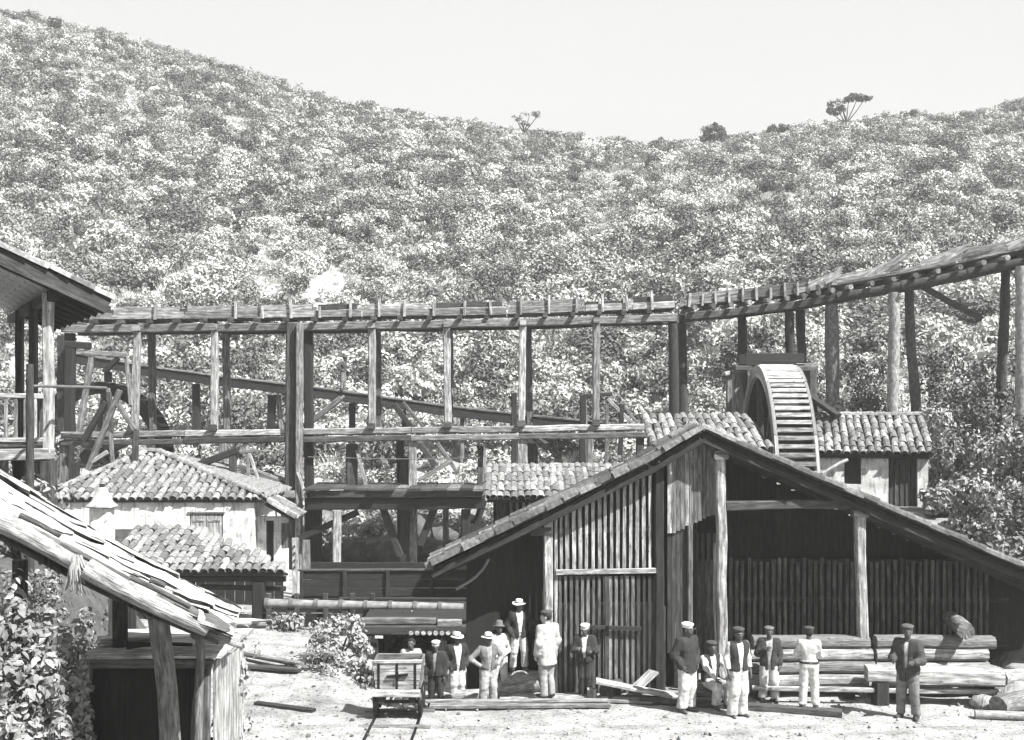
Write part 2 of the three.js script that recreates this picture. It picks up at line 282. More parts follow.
// a slope of barrel tiles. a,b: eave ends; c,d: the top ends above b and a. Covers lie on a deck of channel tiles.
function tileSlope(roof, a, b, c, d, o = {}) {
  const pitch = o.pitch ?? 0.27, expo = o.expo ?? 0.4, budget = o.budget;
  const u = b.clone().sub(a), U = u.length(); u.normalize();
  let v = d.clone().sub(a); const n = u.clone().cross(v).normalize(); v = n.clone().cross(u).normalize();
  const loc = (p) => { const q = p.clone().sub(a); return [q.dot(u), q.dot(v)]; };
  const [dc, dd] = [loc(c), loc(d)], Vh = Math.max(dc[1], dd[1]);
  const deck = slab([a, b, c, d].map((p) => p.clone().addScaledVector(n, -0.07)), 0.07, { scale: 1 }); part(roof, o.deckName ?? 'roof_deck', deck, o.deckMat ?? M.tileDeck);
  const leftAt = (y) => dd[0] * y / dd[1], rightAt = (y) => U + (dc[0] - U) * y / dc[1];
  const rest = [], m4 = new THREE.Matrix4(), rot = new THREE.Matrix4(), cols = Math.round(U / pitch), rows = Math.ceil(Vh / expo);
  const chan = [];
  for (let r = 0; r < rows; r++) for (let k = 0; k <= cols; k++) {
    const y = r * expo, x = (k + 0.0) * U / cols; if (y > Vh - 0.12) continue;
    if (x < leftAt(y + 0.15) - 0.02 || x > rightAt(y + 0.15) + 0.02) continue;
    const top = Math.min(0.56, Vh - y + 0.05) / 0.56;
    const fwd = v.clone().negate().addScaledVector(u, rr(-0.07, 0.07)).addScaledVector(n, rr(-0.05, 0.01)).normalize();   // tile's open end looks down the slope
    const side = n.clone().cross(fwd).normalize(), nn = fwd.clone().cross(side);
    rot.makeBasis(side, nn, fwd); const p = a.clone().addScaledVector(u, x + rr(-0.025, 0.025)).addScaledVector(v, y + rr(-0.05, 0.04) - 0.06).addScaledVector(n, 0.005 + 0.03 * (r ? 1 : 0.5) + rr(0, 0.015));
    m4.copy(rot).setPosition(p).scale(V(rr(0.93, 1.06), rr(0.9, 1.08), top));
    const g = tileGeos[Math.floor(rnd() * 3)], mt = (o.mats ?? M.tile)[Math.floor(rnd() * 5)];
    if (budget.n > 0) { budget.n--; shared(roof, 'tile', g, mt, m4.clone()); } else rest.push(g.clone().applyMatrix4(m4));
  }
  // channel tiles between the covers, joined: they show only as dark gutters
  for (let k = 0; k < cols; k++) {
    const x = (k + 0.5) * U / cols; let y1 = Vh; for (let y = 0; y < Vh; y += 0.1) if (x < leftAt(y) || x > rightAt(y)) { y1 = y; break; }
    if (y1 < 0.2) continue;
    for (let y = 0; y < y1 - 0.1; y += expo) { const fwd = v.clone().negate(), side = u.clone().negate(), L = Math.min(0.56, y1 - y); rot.makeBasis(side, n.clone().negate(), fwd.clone().addScaledVector(n, 0.03).normalize()); m4.copy(rot).setPosition(a.clone().addScaledVector(u, x).addScaledVector(v, y - 0.03).addScaledVector(n, 0.075)).scale(V(1, 0.8, L / 0.56)); chan.push(tileGeos[0].clone().applyMatrix4(m4)); }
  }
  if (chan.length) stuff(part(roof, 'channel_tiles', norm(chan), M.gutter));
  if (rest.length) stuff(part(roof, 'far_tiles', norm(rest), (o.mats ?? M.tile)[2]));
}
function ridgeTiles(roof, a, b, budget) {
  const L = a.distanceTo(b), dir = b.clone().sub(a).normalize(), n = Math.ceil(L / 0.42), m4 = new THREE.Matrix4();
  for (let i = 0; i < n; i++) {
    const side = V(0, 1, 0).cross(dir).normalize(), up = dir.clone().cross(side);
    m4.makeBasis(side, up, dir).setPosition(a.clone().addScaledVector(dir, Math.min(L, (i + 1) * L / n + 0.03)).add(V(0, 0.015 + rr(0, 0.03), 0))).scale(V(1.15, rr(1.0, 1.15), 0.95));
    shared(roof, 'ridge_tile', tileGeos[i % 3], M.tile[2 + Math.floor(rnd() * 3)], m4); if (budget) budget.n--;
  }
}
const wall = (parent, name, a, b, y0, y1, th, mat) => part(parent, name, slab([V(a.x, y0, a.z), V(b.x, y0, b.z), V(b.x, y1, b.z), V(a.x, y1, a.z)], th, { scale: 1.7 }), mat);
const boxAt = (cx, cy, cz, w, h, d) => { const g = new THREE.BoxGeometry(w, h, d).toNonIndexed(); g.translate(cx, cy, cz); return g; };
// a plastered wall with rectangular openings: piers and bands around them, butted
function wallWith(parent, a, b, y0, y1, th, mat, holes) {
  const L = a.distanceTo(b), u = b.clone().sub(a).normalize(), hs = holes.slice().sort((p, q) => p[0] - q[0]); let x = 0; const at = (t) => a.clone().addScaledVector(u, t), pieces = [];
  const add = (x0, x1, p, q) => { if (x1 - x0 > 0.01 && q - p > 0.01) pieces.push(slab([[x0, p], [x1, p], [x1, q], [x0, q]].map(([s, y]) => at(s).setY(y)), th, { scale: 1.7 })); };
  for (const [h0, h1, p, q] of hs) { add(x, h0, y0, y1); add(h0, h1, y0, p); add(h0, h1, q, y1); x = h1; } add(x, L, y0, y1);
  return part(parent, 'wall', norm(pieces), mat);
}
function plankDoor(parent, name, a, b, y0, y1, n, mat, depth) {   // a leaf of upright boards with a ledge
  const u = b.clone().sub(a), L = u.length(); u.normalize(); const w = L / n;
  const leaf = thingPart(parent, name, V((a.x + b.x) / 2, y0, (a.z + b.z) / 2));
  for (let i = 0; i < n; i++) { const p = a.clone().addScaledVector(u, (i + 0.5) * w); part(leaf, 'board', bar(V(p.x, y0, p.z), V(p.x, y1 - rr(0, 0.02), p.z), w * 0.93, depth ?? 0.03, { up: V(0, 0, 1), jit: 0.02 }), pick(mat)); }
  return leaf;
}
function thingPart(parent, name, world) { const g = new THREE.Group(); g.name = name; const b = originOf(parent); g.position.copy(world).sub(b); parent.add(g); return g; }

// ---------------------------------------------------------------- the long flume on its trestle
const flumeY = (px) => { const K = [[60, 329], [300, 326.5], [520, 323], [670, 317.5], [700, 316]]; let k = 0; while (k < K.length - 2 && K[k + 1][0] < px) k++; const [a, b] = [K[k], K[k + 1]]; return lerp(a[1], b[1], (px - a[0]) / (b[0] - a[0])); };
const sillY = (px) => lerp(435, 427, (px - 65) / 590);
{
  const fd = 41.3, bd = 42.9, X = (px) => PX(px, fd), yb = (px) => P(px, flumeY(px), fd).y, ys = (px) => P(px, sillY(px), fd).y;
  const t = thing('flume_trestle', 'long timber flume on a tall two tier trestle crossing the whole yard', 'flume', V(X(300), gh(X(300), -fd), -fd));
  const at = (px, y, D) => V(X(px), y, -D);
  const stops = [62, 138, 215, 299, 372, 447, 523, 596, 677];
  for (let i = 0; i < stops.length - 1; i++) for (const D of [fd, bd]) {           // stringers under the trough
    const p = stops[i], q = stops[i + 1]; part(t, 'stringer', bar(at(p, yb(p) + rr(-0.03, 0.03), D), at(q, yb(q) + rr(-0.03, 0.03), D).add(V(-0.015, 0, 0)), 0.24, 0.3, { jit: 0.06, bow: 0.004 }), pick(D === fd ? M.mid : M.brown));
  }
  for (let px = 66, i = 0; px < 676; px += 27.5 + rr(-3, 3), i++) {                // cross ties, side stakes
    const y = yb(px) + 0.24; part(t, 'cross_tie', bar(at(px, y, 40.95 + rr(-0.15, 0.15)), at(px, y + rr(-0.03, 0.03), 43.2), 0.17, 0.16, { jit: 0.1 }), pick(M.brown));
    if (px > 250 || i % 3 === 0) for (const D of [41.42, 42.78]) part(t, 'stake', bar(at(px + 4, y + 0.08, D - 0.07), at(px + 4 + rr(-1, 1), y + 0.62 + rr(-0.12, 0.2), D - 0.07), 0.1, 0.09, { jit: 0.1 }), pick(M.pale));
  }
  for (let px = 72; px < 672;) {                                                   // trough: floor, front and back boards in lengths
    const L = Math.min(676, px + rr(38, 80)), y = yb(px) + 0.335, y2 = yb(L) + 0.335;
    part(t, 'trough_floor', bar(at(px, y, 42.1), at(L - 0.8, y2, 42.1), 1.25, 0.045, { jit: 0.1 }), pick(M.brown));
    for (const D of [41.44, 42.76]) { const two = rnd() < 0.75 || D > 42;
      part(t, 'trough_board', bar(at(px + rr(0, 2), y + 0.15, D), at(L - 0.8, y2 + 0.15 + rr(-0.02, 0.02), D), 0.05, 0.24, { jit: 0.12 }), pick(rnd() < 0.55 ? M.mid : M.pale));
      if (two) part(t, 'trough_board', bar(at(px + rr(0, 4), y + 0.385, D + rr(-0.02, 0.02)), at(L - rr(1, 5), y2 + 0.385 + rr(-0.03, 0.03), D), 0.05, 0.2, { jit: 0.14 }), pick(rnd() < 0.5 ? M.brown : M.pale)); }
    px = L;
  }
  // posts of the upper tier: a front and a back leg at each bent
  for (const [px, lean] of [[138, -4], [215, -1], [372, 0], [447, 1], [523, -2], [596, 0]]) {
    part(t, 'post', bar(at(px + lean, ys(px) + 0.15, fd), at(px, yb(px) - 0.15, fd), 0.27, 0.26, { jit: 0.08 }), pick(M.pale));
    if (px !== 596) part(t, 'post', bar(at(px + (px === 523 ? 7 : 1), ys(px) + 0.12, bd), at(px + (px === 523 ? 6 : 0), yb(px) - 0.15, bd), 0.26, 0.26, { jit: 0.08 }), pick(M.mid));
    part(t, 'post_cap', bar(at(px, yb(px) - 0.02 + 0.0, fd - 0.36), at(px, yb(px) - 0.02, fd - 0.125), 0.24, 0.2, { jit: 0.1 }), pick(M.pale));
    part(t, 'post_foot', bar(at(px + lean, ys(px) + 0.2, fd - 0.32), at(px + lean, ys(px) + 0.18, fd - 0.14), 0.3, 0.22, { jit: 0.12 }), pick(M.brown));
  }
  // the great pillar and the one beside the wheel
  for (const [px, D, w, m, dx] of [[291.5, 41.1, 0.36, M.brown, -2], [300, 40.85, 0.24, M.mid, -1], [308, 41.6, 0.33, M.dark, 2]]) part(t, 'post', bar(V(PX(px + dx, D), gh(PX(px, D), -D) - 0.2, -D), V(PX(px, D), yb(300) - (D < 41.3 ? -0.1 : 0.15), -D), w, 0.3, { jit: 0.07 }), pick(m));
  for (const [px, D, w] of [[673, 41.4, 0.36], [682, 42.6, 0.34]]) part(t, 'post', log([V(PX(px, D), gh(PX(px, D), -D) - 0.2, -D), V(PX(px + 1, D), ys(640) + 0.8, -D), V(PX(px, D), yb(676) - 0.15, -D)], w * 0.72, w * 0.5, { sides: 9 }), pick(M.barkDark));
  // sills between the tiers: two timbers deep at the front, one behind
  for (const [a, b] of [[62, 186], [186, 296], [304, 412], [412, 520], [520, 653]]) {
    part(t, 'sill', bar(at(a, ys(a), fd), at(b - 0.6, ys(b), fd), 0.26, 0.24, { jit: 0.07 }), pick(M.pale));
    part(t, 'sill', bar(at(a, ys(a) - 0.29, fd - 0.16), at(b - 0.8, ys(b) - 0.29 + rr(-0.03, 0.03), fd - 0.16), 0.24, 0.22, { jit: 0.07 }), pick(b > 500 ? M.mid : M.brown));
    part(t, 'sill', bar(at(a, ys(a) - 0.05, bd), at(b - 0.8, ys(b) - 0.05, bd), 0.26, 0.26, { jit: 0.07 }), pick(M.brown));
  }
  // lower tier
  const low = [[413, fd - 0.02, 0.3, M.pale, 0], [400, bd, 0.3, M.dark, 2], [522, fd, 0.4, M.pale, 1], [530, fd + 0.7, 0.55, M.brown, 3], [151, bd, 0.3, M.brown, 0], [223, bd, 0.28, M.mid, 0], [69, bd, 0.36, M.dark, 0], [64, fd, 0.3, M.mid, -2], [640, fd, 0.3, M.brown, 1], [590, bd, 0.26, M.mid, 0]];
  for (const [px, D, w, m, dx] of low) part(t, 'post', bar(V(PX(px + dx, D), gh(PX(px, D), -D) - 0.15, -D), V(PX(px, D), ys(px) - (D < fd + 0.1 ? 0.4 : 0.18), -D), w, w * 0.9, { jit: 0.07 }), pick(m));
  for (const [px, D, y1, w, m] of [[70, fd + 0.2, flumeY(70), 0.34, M.dark], [62, bd, flumeY(64), 0.3, M.brown]]) part(t, 'post', bar(V(PX(px, D), ys(px) + 0.12, -D), V(PX(px, D), yb(px) - 0.15, -D), w, w, { jit: 0.07 }), pick(m));
  part(t, 'brace', bar(P(546, 446, 41.0), P(524, 428, 41.5), 0.28, 0.28), pick(M.brown));
  part(t, 'brace', bar(P(238, 466, 41.1), P(287, 485, 41.3), 0.2, 0.2), pick(M.mid));
  part(t, 'brace', bar(P(298, 472, 40.6), P(306, 498, 40.6), 0.1, 0.08), pick(M.pale));
  part(t, 'brace', bar(P(308, 425, 41.9), P(308, 425, 41.9).add(V(0.0, -1.2, 0)), 0.3, 0.2), pick(M.dark));

  // the branch that comes down from the right bank, on tree-trunk legs
  const r = thing('sloping_flume', 'rough flume descending from the right bank on crooked tree trunk posts above the waterwheel', 'flume', V(PX(832, 41), gh(PX(832, 41), -41), -41));
  const K = [[682, 318, 42], [735, 313, 42], [790, 307, 41.8], [832, 299, 41.4], [895, 288, 40.6], [960, 276, 39.9], [1030, 262, 39.2], [1100, 250, 38.6]];
  const line = (i, dD, dy) => { const [px, py, D] = K[i]; const p = P(px, py, D); return V(p.x, p.y + dy, p.z - dD); };
  for (let i = 0; i < K.length - 1; i++) {
    for (const dD of [-0.7, 0.7]) part(r, 'stringer', i > 2 ? log([line(i, dD, 0), line(i, dD, 0).lerp(line(i + 1, dD, 0), 0.5).add(V(0, rr(-0.06, 0.06), 0)), line(i + 1, dD, 0)], 0.2, 0.17) : bar(line(i, dD, 0), line(i + 1, dD, 0), 0.24, 0.3, { jit: 0.1 }), i > 2 ? pick(M.barkDark) : pick(M.brown));
    const n = 3; for (let k = 0; k < n; k++) { const f = (k + 0.5) / n; const p = line(i, -1.05, 0.28).lerp(line(i + 1, -1.05, 0.28), f), q = line(i, 1, 0.28).lerp(line(i + 1, 1, 0.28), f + rr(-0.1, 0.1)); part(r, 'cross_tie', log([p, p.clone().lerp(q, 0.5).add(V(0, rr(-0.04, 0.04), 0)), q], 0.1, 0.08, { sides: 7 }), pick(M.bark)); }
    part(r, 'trough_floor', bar(line(i, 0, 0.41), line(i + 1, 0, 0.41), 1.2, 0.05, { jit: 0.3 }), pick(M.brown));
    for (const dD of [-0.6, 0.6]) for (let lvl = 0; lvl < 2; lvl++) { if (i > 2 && rnd() < 0.25) continue; const s = i > 2 ? 0.09 : 0.03;
      part(r, 'trough_board', bar(line(i, dD + rr(-0.08, 0.08), 0.53 + lvl * 0.22 + rr(-s, s)), line(i + 1, dD + rr(-0.08, 0.08), 0.53 + lvl * 0.22 + rr(-s, s)), 0.05, 0.2, { jit: 0.25 }), pick(rnd() < 0.6 ? M.pale : M.mid)); }
    for (let k = 0; k < 3; k++) { if (i < 2) continue; const f = rr(0.1, 0.9), p = line(i, -0.85, 0.4).lerp(line(i + 1, -0.85, 0.4), f); const e = line(i + 1, -0.85, 0.75).lerp(p, rr(-0.3, 0.5)).add(V(0, rr(0.05, 0.3), 0)); part(r, 'loose_board', bar(p.add(V(0, 0.25, 0)), e, 0.06, 0.22, { jit: 0.3 }), pick(M.pale)); }
    if (i < 3) for (let k = 0; k < 4; k++) { const p = line(i, -0.68, 0.35).lerp(line(i + 1, -0.68, 0.35), (k + 0.3) / 4); part(r, 'stake', bar(p, p.clone().add(V(rr(-0.04, 0.04), rr(0.4, 0.65), 0)), 0.09, 0.09), pick(M.pale)); }
  }
  const trunk = (px0, py0, px1, py1, D0, D1, r0, r1, m) => { const a = P(px0, py0, D0), b = P(px1, py1, D1); a.y = Math.min(a.y, gh(a.x, a.z)) - 0.3; part(r, 'post', log([a, a.clone().lerp(b, 0.35).add(V(rr(-0.06, 0.06), 0, 0)), a.clone().lerp(b, 0.7).add(V(rr(-0.05, 0.05), 0, 0)), b], r0, r1, { lump: 0.25 }), pick(m)); };
  trunk(834, 392, 831, 303, 42.0, 41.0, 0.3, 0.24, M.bark); trunk(790, 400, 789, 312, 42.2, 41.3, 0.2, 0.17, M.barkDark); trunk(803, 400, 800, 310, 42.8, 42.4, 0.2, 0.17, M.barkDark);
  trunk(893, 415, 894, 292, 40.4, 40.0, 0.25, 0.19, M.bark); trunk(918, 385, 909, 289, 41.8, 41.2, 0.22, 0.17, M.bark); trunk(1021, 420, 1021, 266, 39.0, 38.6, 0.25, 0.2, M.bark); trunk(1000, 390, 1006, 270, 41.0, 40.0, 0.2, 0.17, M.barkDark); trunk(742, 395, 742, 316, 42.8, 42.4, 0.2, 0.17, M.barkDark);
  part(r, 'brace', bar(P(918, 284, 40.1), P(981, 319, 40.6), 0.2, 0.2), pick(M.brown));
}

// ---------------------------------------------------------------- the lower, slanting flume behind the trestle
{
  const D = 52, Dm = 53.2, t = thing('slanting_flume', 'dark narrow flume slanting down behind the trestle posts', 'flume', V(PX(270, D), gh(PX(270, D), -D), -D));
  const K = [[70, 358], [150, 372], [222, 382], [300, 391], [380, 402], [450, 412], [520, 420], [604, 428]];
  for (let i = 0; i < K.length - 1; i++) {
    const a = P(K[i][0], K[i][1], D), b = P(K[i + 1][0], K[i + 1][1], D); b.x -= 0.02;
    for (const z of [0, -0.95]) { const o = V(0, 0, z); part(t, 'side_beam', bar(a.clone().add(o), b.clone().add(o), 0.14, 0.42, { jit: 0.08 }), pick(M.dark)); part(t, 'top_rail', bar(a.clone().add(o).add(V(0, 0.26, 0.02)), b.clone().add(o).add(V(0, 0.26, 0.02)), 0.22, 0.08, { jit: 0.12 }), pick(M.mid)); }
    part(t, 'trough_floor', bar(a.clone().add(V(0, -0.12, -0.475)), b.clone().add(V(0, -0.12, -0.475)), 0.8, 0.05), pick(M.brown));
  }
  const post = (px, py, px2, py2, w, m, z = 0.3) => { const b = P(px, py, D - z), a = P(px2, py2, D - z); const g = gh(a.x, a.z); if (py2 > 470) a.y = g - 0.1; part(t, 'post', bar(a, b, w, w, { jit: 0.08 }), pick(m)); };
  post(196, 384, 197, 480, 0.34, M.dark, -0.6); post(272, 395, 270, 480, 0.36, M.dark, -0.6); post(278, 395, 284, 480, 0.22, M.mid, -0.6); post(462, 418, 462, 480, 0.2, M.mid, -0.6); post(352, 403, 352, 480, 0.28, M.dark, -0.6); post(590, 430, 590, 490, 0.24, M.mid, -0.6); post(404, 410, 404, 480, 0.2, M.brown, -0.6); post(108, 372, 108, 480, 0.3, M.dark, -0.6);
  for (const [a, b, c, d, w, m] of [[341, 398, 312, 421, 0.26, M.mid], [344, 396, 316, 420, 0.12, M.pale], [394, 404, 412, 428, 0.26, M.dark], [403, 402, 424, 428, 0.14, M.mid], [420, 444, 446, 480, 0.28, M.brown], [437, 443, 463, 480, 0.18, M.mid], [420, 478, 452, 460, 0.18, M.mid]]) part(t, 'brace', bar(P(a, b, D - 0.5), P(c, d, D - 0.5), w, w), pick(m));
}
// a ruined pump frame standing on the slope behind the trestle
{
  const D = 50, t = thing('derelict_frame', 'broken timber frame of leaning poles behind the trestle near the tiled roof', 'frame', V(PX(595, D), gh(PX(595, D), -D), -D));
  for (const [a, b, c, d, w, m] of [[582, 452, 583, 396, 0.28, M.dark], [588, 452, 585, 398, 0.12, M.pale], [606, 455, 607, 400, 0.14, M.mid], [607, 399, 633, 424, 0.2, M.pale], [621, 403, 638, 424, 0.13, M.mid], [622, 404, 620, 455, 0.22, M.dark], [580, 396, 612, 394, 0.2, M.dark], [575, 416, 586, 400, 0.12, M.mid], [514, 450, 514, 393, 0.26, M.dark], [509, 396, 516, 404, 0.14, M.dark]]) { const p = P(a, b, D); p.y = Math.min(p.y, b > 440 ? gh(p.x, p.z) - 0.1 : 99); part(t, 'pole', bar(p, P(c, d, D), w, w * 0.9), pick(m)); }
}
// ---------------------------------------------------------------- stone-and-timber platform under the trestle
{
  const D = 40.2, t = thing('timber_platform', 'dark plank platform on braced posts under the middle of the trestle', 'platform', V(PX(400, D), gh(PX(400, D), -D), -D));
  const y0 = P(0, 489, D).y;
  for (let i = 0; i < 14; i++) { const a = lerp(306, 486, i / 14), b = lerp(306, 486, (i + 1) / 14); part(t, 'deck_board', bar(V(PX((a + b) / 2, D), y0 + rr(0, 0.05), -39.7 + rr(-0.2, 0.25)), V(PX((a + b) / 2, D), y0 + rr(0, 0.04), -42.6), (b - a) / 27.4 * 0.95, 0.08, { up: V(0, 1, 0) }), pick(rnd() < 0.15 ? M.mid : M.brown)); }
  part(t, 'edge_beam', bar(V(PX(190, D), y0 - 0.17, -39.95), V(PX(296, D), y0 - 0.17, -39.95), 0.2, 0.26, { jit: 0.07 }), pick(M.pale));
  part(t, 'edge_beam', bar(V(PX(312, D), y0 - 0.18, -39.95), V(PX(484, D), y0 - 0.12, -39.95), 0.2, 0.26, { jit: 0.07 }), pick(M.brown));
  for (const z of [-40.0, -41.9]) part(t, 'joist', bar(V(PX(306, D), y0 - 0.55, z - 0.12), V(PX(484, D), y0 - 0.5, z - 0.12), 0.3, 0.42, { jit: 0.06 }), pick(M.dark));
  for (const [px, w, m, z] of [[337, 0.28, M.pale, 39.9], [405, 0.36, M.dark, 41], [466, 0.34, M.dark, 40.2], [446, 0.22, M.mid, 41.9], [318, 0.3, M.dark, 41.9]]) part(t, 'post', bar(V(PX(px, z), gh(PX(px, z), -z) - 0.1, -z), V(PX(px, z), y0 - 0.75, -z), w, w * 0.9), pick(m));
  for (const [a, b, c, d, m] of [[383, 508, 400, 556, M.dark], [437, 500, 420, 545, M.dark], [484, 500, 468, 548, M.dark], [300, 538, 358, 512, M.dark], [455, 556, 470, 520, M.dark]]) part(t, 'brace', bar(P(a, b, 40.5), P(c, d, 40.5), 0.26, 0.24), pick(m));
  // uprights and struts standing on the platform
  for (const [a, b, c, d, w, m, DD] of [[352, 487, 352, 444, 0.42, M.brown, 41.6], [357, 450, 366, 487, 0.14, M.pale, 41.3], [405, 487, 404, 457, 0.34, M.brown, 41.8], [480, 487, 481, 446, 0.24, M.brown, 41.6], [484, 487, 485, 448, 0.12, M.pale, 41.2], [418, 480, 452, 461, 0.16, M.mid, 41.4]]) part(t, 'upright', bar(P(a, b, DD), P(c, d, DD), w, w * 0.8), pick(m));
  for (const [a, b, c, d, w, m] of [[248, 486, 248, 446, 0.12, M.pale], [247, 446, 261, 489, 0.12, M.pale], [240, 452, 256, 450, 0.14, M.pale], [233, 484, 233, 452, 0.26, M.brown], [237, 477, 249, 477, 0.12, M.pale], [192, 467, 238, 450, 0.28, M.dark]]) part(t, 'strut', bar(P(a, b, 40.4), P(c, d, 40.4), w, w * 0.9), pick(m));
  part(t, 'railing_rope', log([P(308, 457, 40.4), P(400, 459, 40.4), P(480, 458, 40.4)], 0.018, 0.018, { sides: 5 }), M.mid[1]);
}
// ---------------------------------------------------------------- waterwheels
function waterwheel(name, label, center, R, width, axis, boards, o) {
  const t = thing(name, label, 'waterwheel', V(center.x, center.y - R, center.z));
  const A = axis.clone().normalize(), up = V(0, 1, 0), S = up.clone().cross(A).normalize();     // S: horizontal in the wheel's plane
  const at = (ang, r, w) => center.clone().addScaledVector(up, Math.cos(ang) * r).addScaledVector(S, Math.sin(ang) * r).addScaledVector(A, w);
  for (const s of [-1, 1]) {       // shrouds, built of felloes
    const nf = o.felloes, rim = thingPart(t, 'rim', center.clone().addScaledVector(A, s * width / 2));
    for (let k = 0; k < nf; k++) {
      const n = Math.round(72 / nf), pos = [], uv = [], a0 = k / nf * 6.2832 + 0.003, a1 = (k + 1) / nf * 6.2832 - 0.003, ou = rnd();
      const q = (i, r, w) => at(lerp(a0, a1, i / n), r, w), face = (p, r, s2, u) => { for (const [v, x, y] of [[p, 0, 0], [r, 1, 0], [s2, 1, 1], [p, 0, 0], [s2, 1, 1], [u, 0, 1]]) { pos.push(v.x, v.y, v.z); uv.push(x * 0.1 + ou, y * 0.4 + ou); } };
      const wi = s * width / 2 - 0.05, wo = s * width / 2 + 0.05, ri = R - o.rimW, ro = R + (k % 2) * 0.006;
      for (let i = 0; i < n; i++) { face(q(i, ri, wo), q(i + 1, ri, wo), q(i + 1, ro, wo), q(i, ro, wo)); face(q(i, ro, wi), q(i + 1, ro, wi), q(i + 1, ri, wi), q(i, ri, wi)); face(q(i, ro, wo), q(i + 1, ro, wo), q(i + 1, ro, wi), q(i, ro, wi)); face(q(i, ri, wi), q(i + 1, ri, wi), q(i + 1, ri, wo), q(i, ri, wo)); }
      face(q(0, ri, wi), q(0, ri, wo), q(0, ro, wo), q(0, ro, wi)); face(q(n, ri, wo), q(n, ri, wi), q(n, ro, wi), q(n, ro, wo));
      const g = new THREE.BufferGeometry(); g.setAttribute('position', new THREE.Float32BufferAttribute(pos, 3)); g.setAttribute('uv', new THREE.Float32BufferAttribute(uv, 2)); g.computeVertexNormals();
      part(rim, 'felloe', g, pick(o.rimM));
    }
    for (let k = 0; k < o.spokes; k++) { const a = k / o.spokes * Math.PI * 2 + 0.12; part(t, 'spoke', bar(at(a, 0.25, s * (width / 2 - 0.13)), at(a, R - o.rimW + 0.02, s * (width / 2 - 0.13)), 0.15, 0.2, { up: A }), pick(o.spM)); }
  }
  for (let k = 0; k < boards; k++) {  // bucket boards
    const a = k / boards * Math.PI * 2, b = a + 0.4 * 6.283 / boards, r1 = R - 0.015;
    const p = at(a, r1, -width / 2 + 0.055), q = at(a, r1, width / 2 - 0.055), out = at(a, 1, 0).sub(at(a, 0, 0));
    const tan = at(a + 1.5708, 1, 0).sub(at(a + 1.5708, 0, 0)); const nrm = out.clone().addScaledVector(tan, -0.45).normalize();
    part(t, 'bucket_board', bar(p, q, R * 6.283 / boards * 0.46, 0.035, { up: nrm, seg: 1, jit: 0.05 }), pick(o.bM));
    if (o.sole && k % 4 === 0) part(t, 'sole_board', bar(at(a, R - o.rimW + 0.04, -width / 2 + 0.055), at(a, R - o.rimW + 0.04, width / 2 - 0.055), R * 0.93 * 6.283 / boards * 3.9, 0.03, { up: out, seg: 1 }), pick(M.dark));
  }
  part(t, 'axle', log([center.clone().addScaledVector(A, -width / 2 - 0.7), center.clone(), center.clone().addScaledVector(A, width / 2 + 0.7)], 0.28, 0.28), M.brown[1]);
  return t;
}
waterwheel('waterwheel', 'great overshot waterwheel with pale slatted rim rising behind the front shed', V(8.86, 3.02, -37), 4.45, 1.18, V(1, 0, 0.08), 100, { felloes: 12, rimW: 0.42, spokes: 8, rimM: M.pale, spM: M.brown, bM: M.pale.slice(1), sole: true });
waterwheel('small_waterwheel', 'smaller weathered waterwheel behind the leftmost trestle bents', P(100, 455, 44.6), 2.95, 0.8, V(-0.12, 0, 1), 44, { felloes: 10, rimW: 0.45, spokes: 6, rimM: M.dark, spM: M.mid, bM: M.brown, sole: false });
{ // bearing frame and feed box over the great wheel
  const t = thing('feed_box', 'dark feed box on posts over the top of the great waterwheel', 'feed box', V(8.3, gh(7.3, -38), -38.6));
  const top = P(0, 362, 38.6).y; const bx = PX(742, 38.8), ex = PX(800, 38.8);
  part(t, 'box_side', bar(V(bx, top + 0.12, -38.2), V(ex, top + 0.12, -38.2), 0.06, 0.34), M.dark[2]); part(t, 'box_side', bar(V(bx, top + 0.12, -39.3), V(ex, top + 0.12, -39.3), 0.06, 0.34), M.dark[1]);
  part(t, 'box_floor', bar(V(bx, top - 0.1, -38.75), V(ex, top - 0.1, -38.75), 1.2, 0.05), M.dark[2]);
  for (const [px, D, w, m] of [[729, 38.2, 0.2, M.mid], [737, 38.6, 0.3, M.mid], [735, 39.6, 0.22, M.brown], [812, 39.2, 0.3, M.brown]]) part(t, 'post', bar(V(PX(px, D), gh(PX(px, D), -D) - 0.2, -D), V(PX(px, D), P(0, 372, D).y + 0.05, -D), w, w), pick(m));
  part(t, 'cross_head', bar(P(724, 374, 38.0), P(744, 371, 38.6), 0.16, 0.14), M.pale[2]); part(t, 'cross_head', bar(P(734, 368, 38.0), P(816, 368, 39.4).setY(P(734, 368, 38).y), 0.2, 0.16), M.brown[2]);
  part(t, 'cross_head', bar(P(790, 366, 39.5), P(816, 366, 39.6), 0.2, 0.2), M.mid[2]);
  part(t, 'chute', bar(P(812, 398, 39), P(838, 416, 38.4), 0.5, 0.16), M.dark[2]);
}

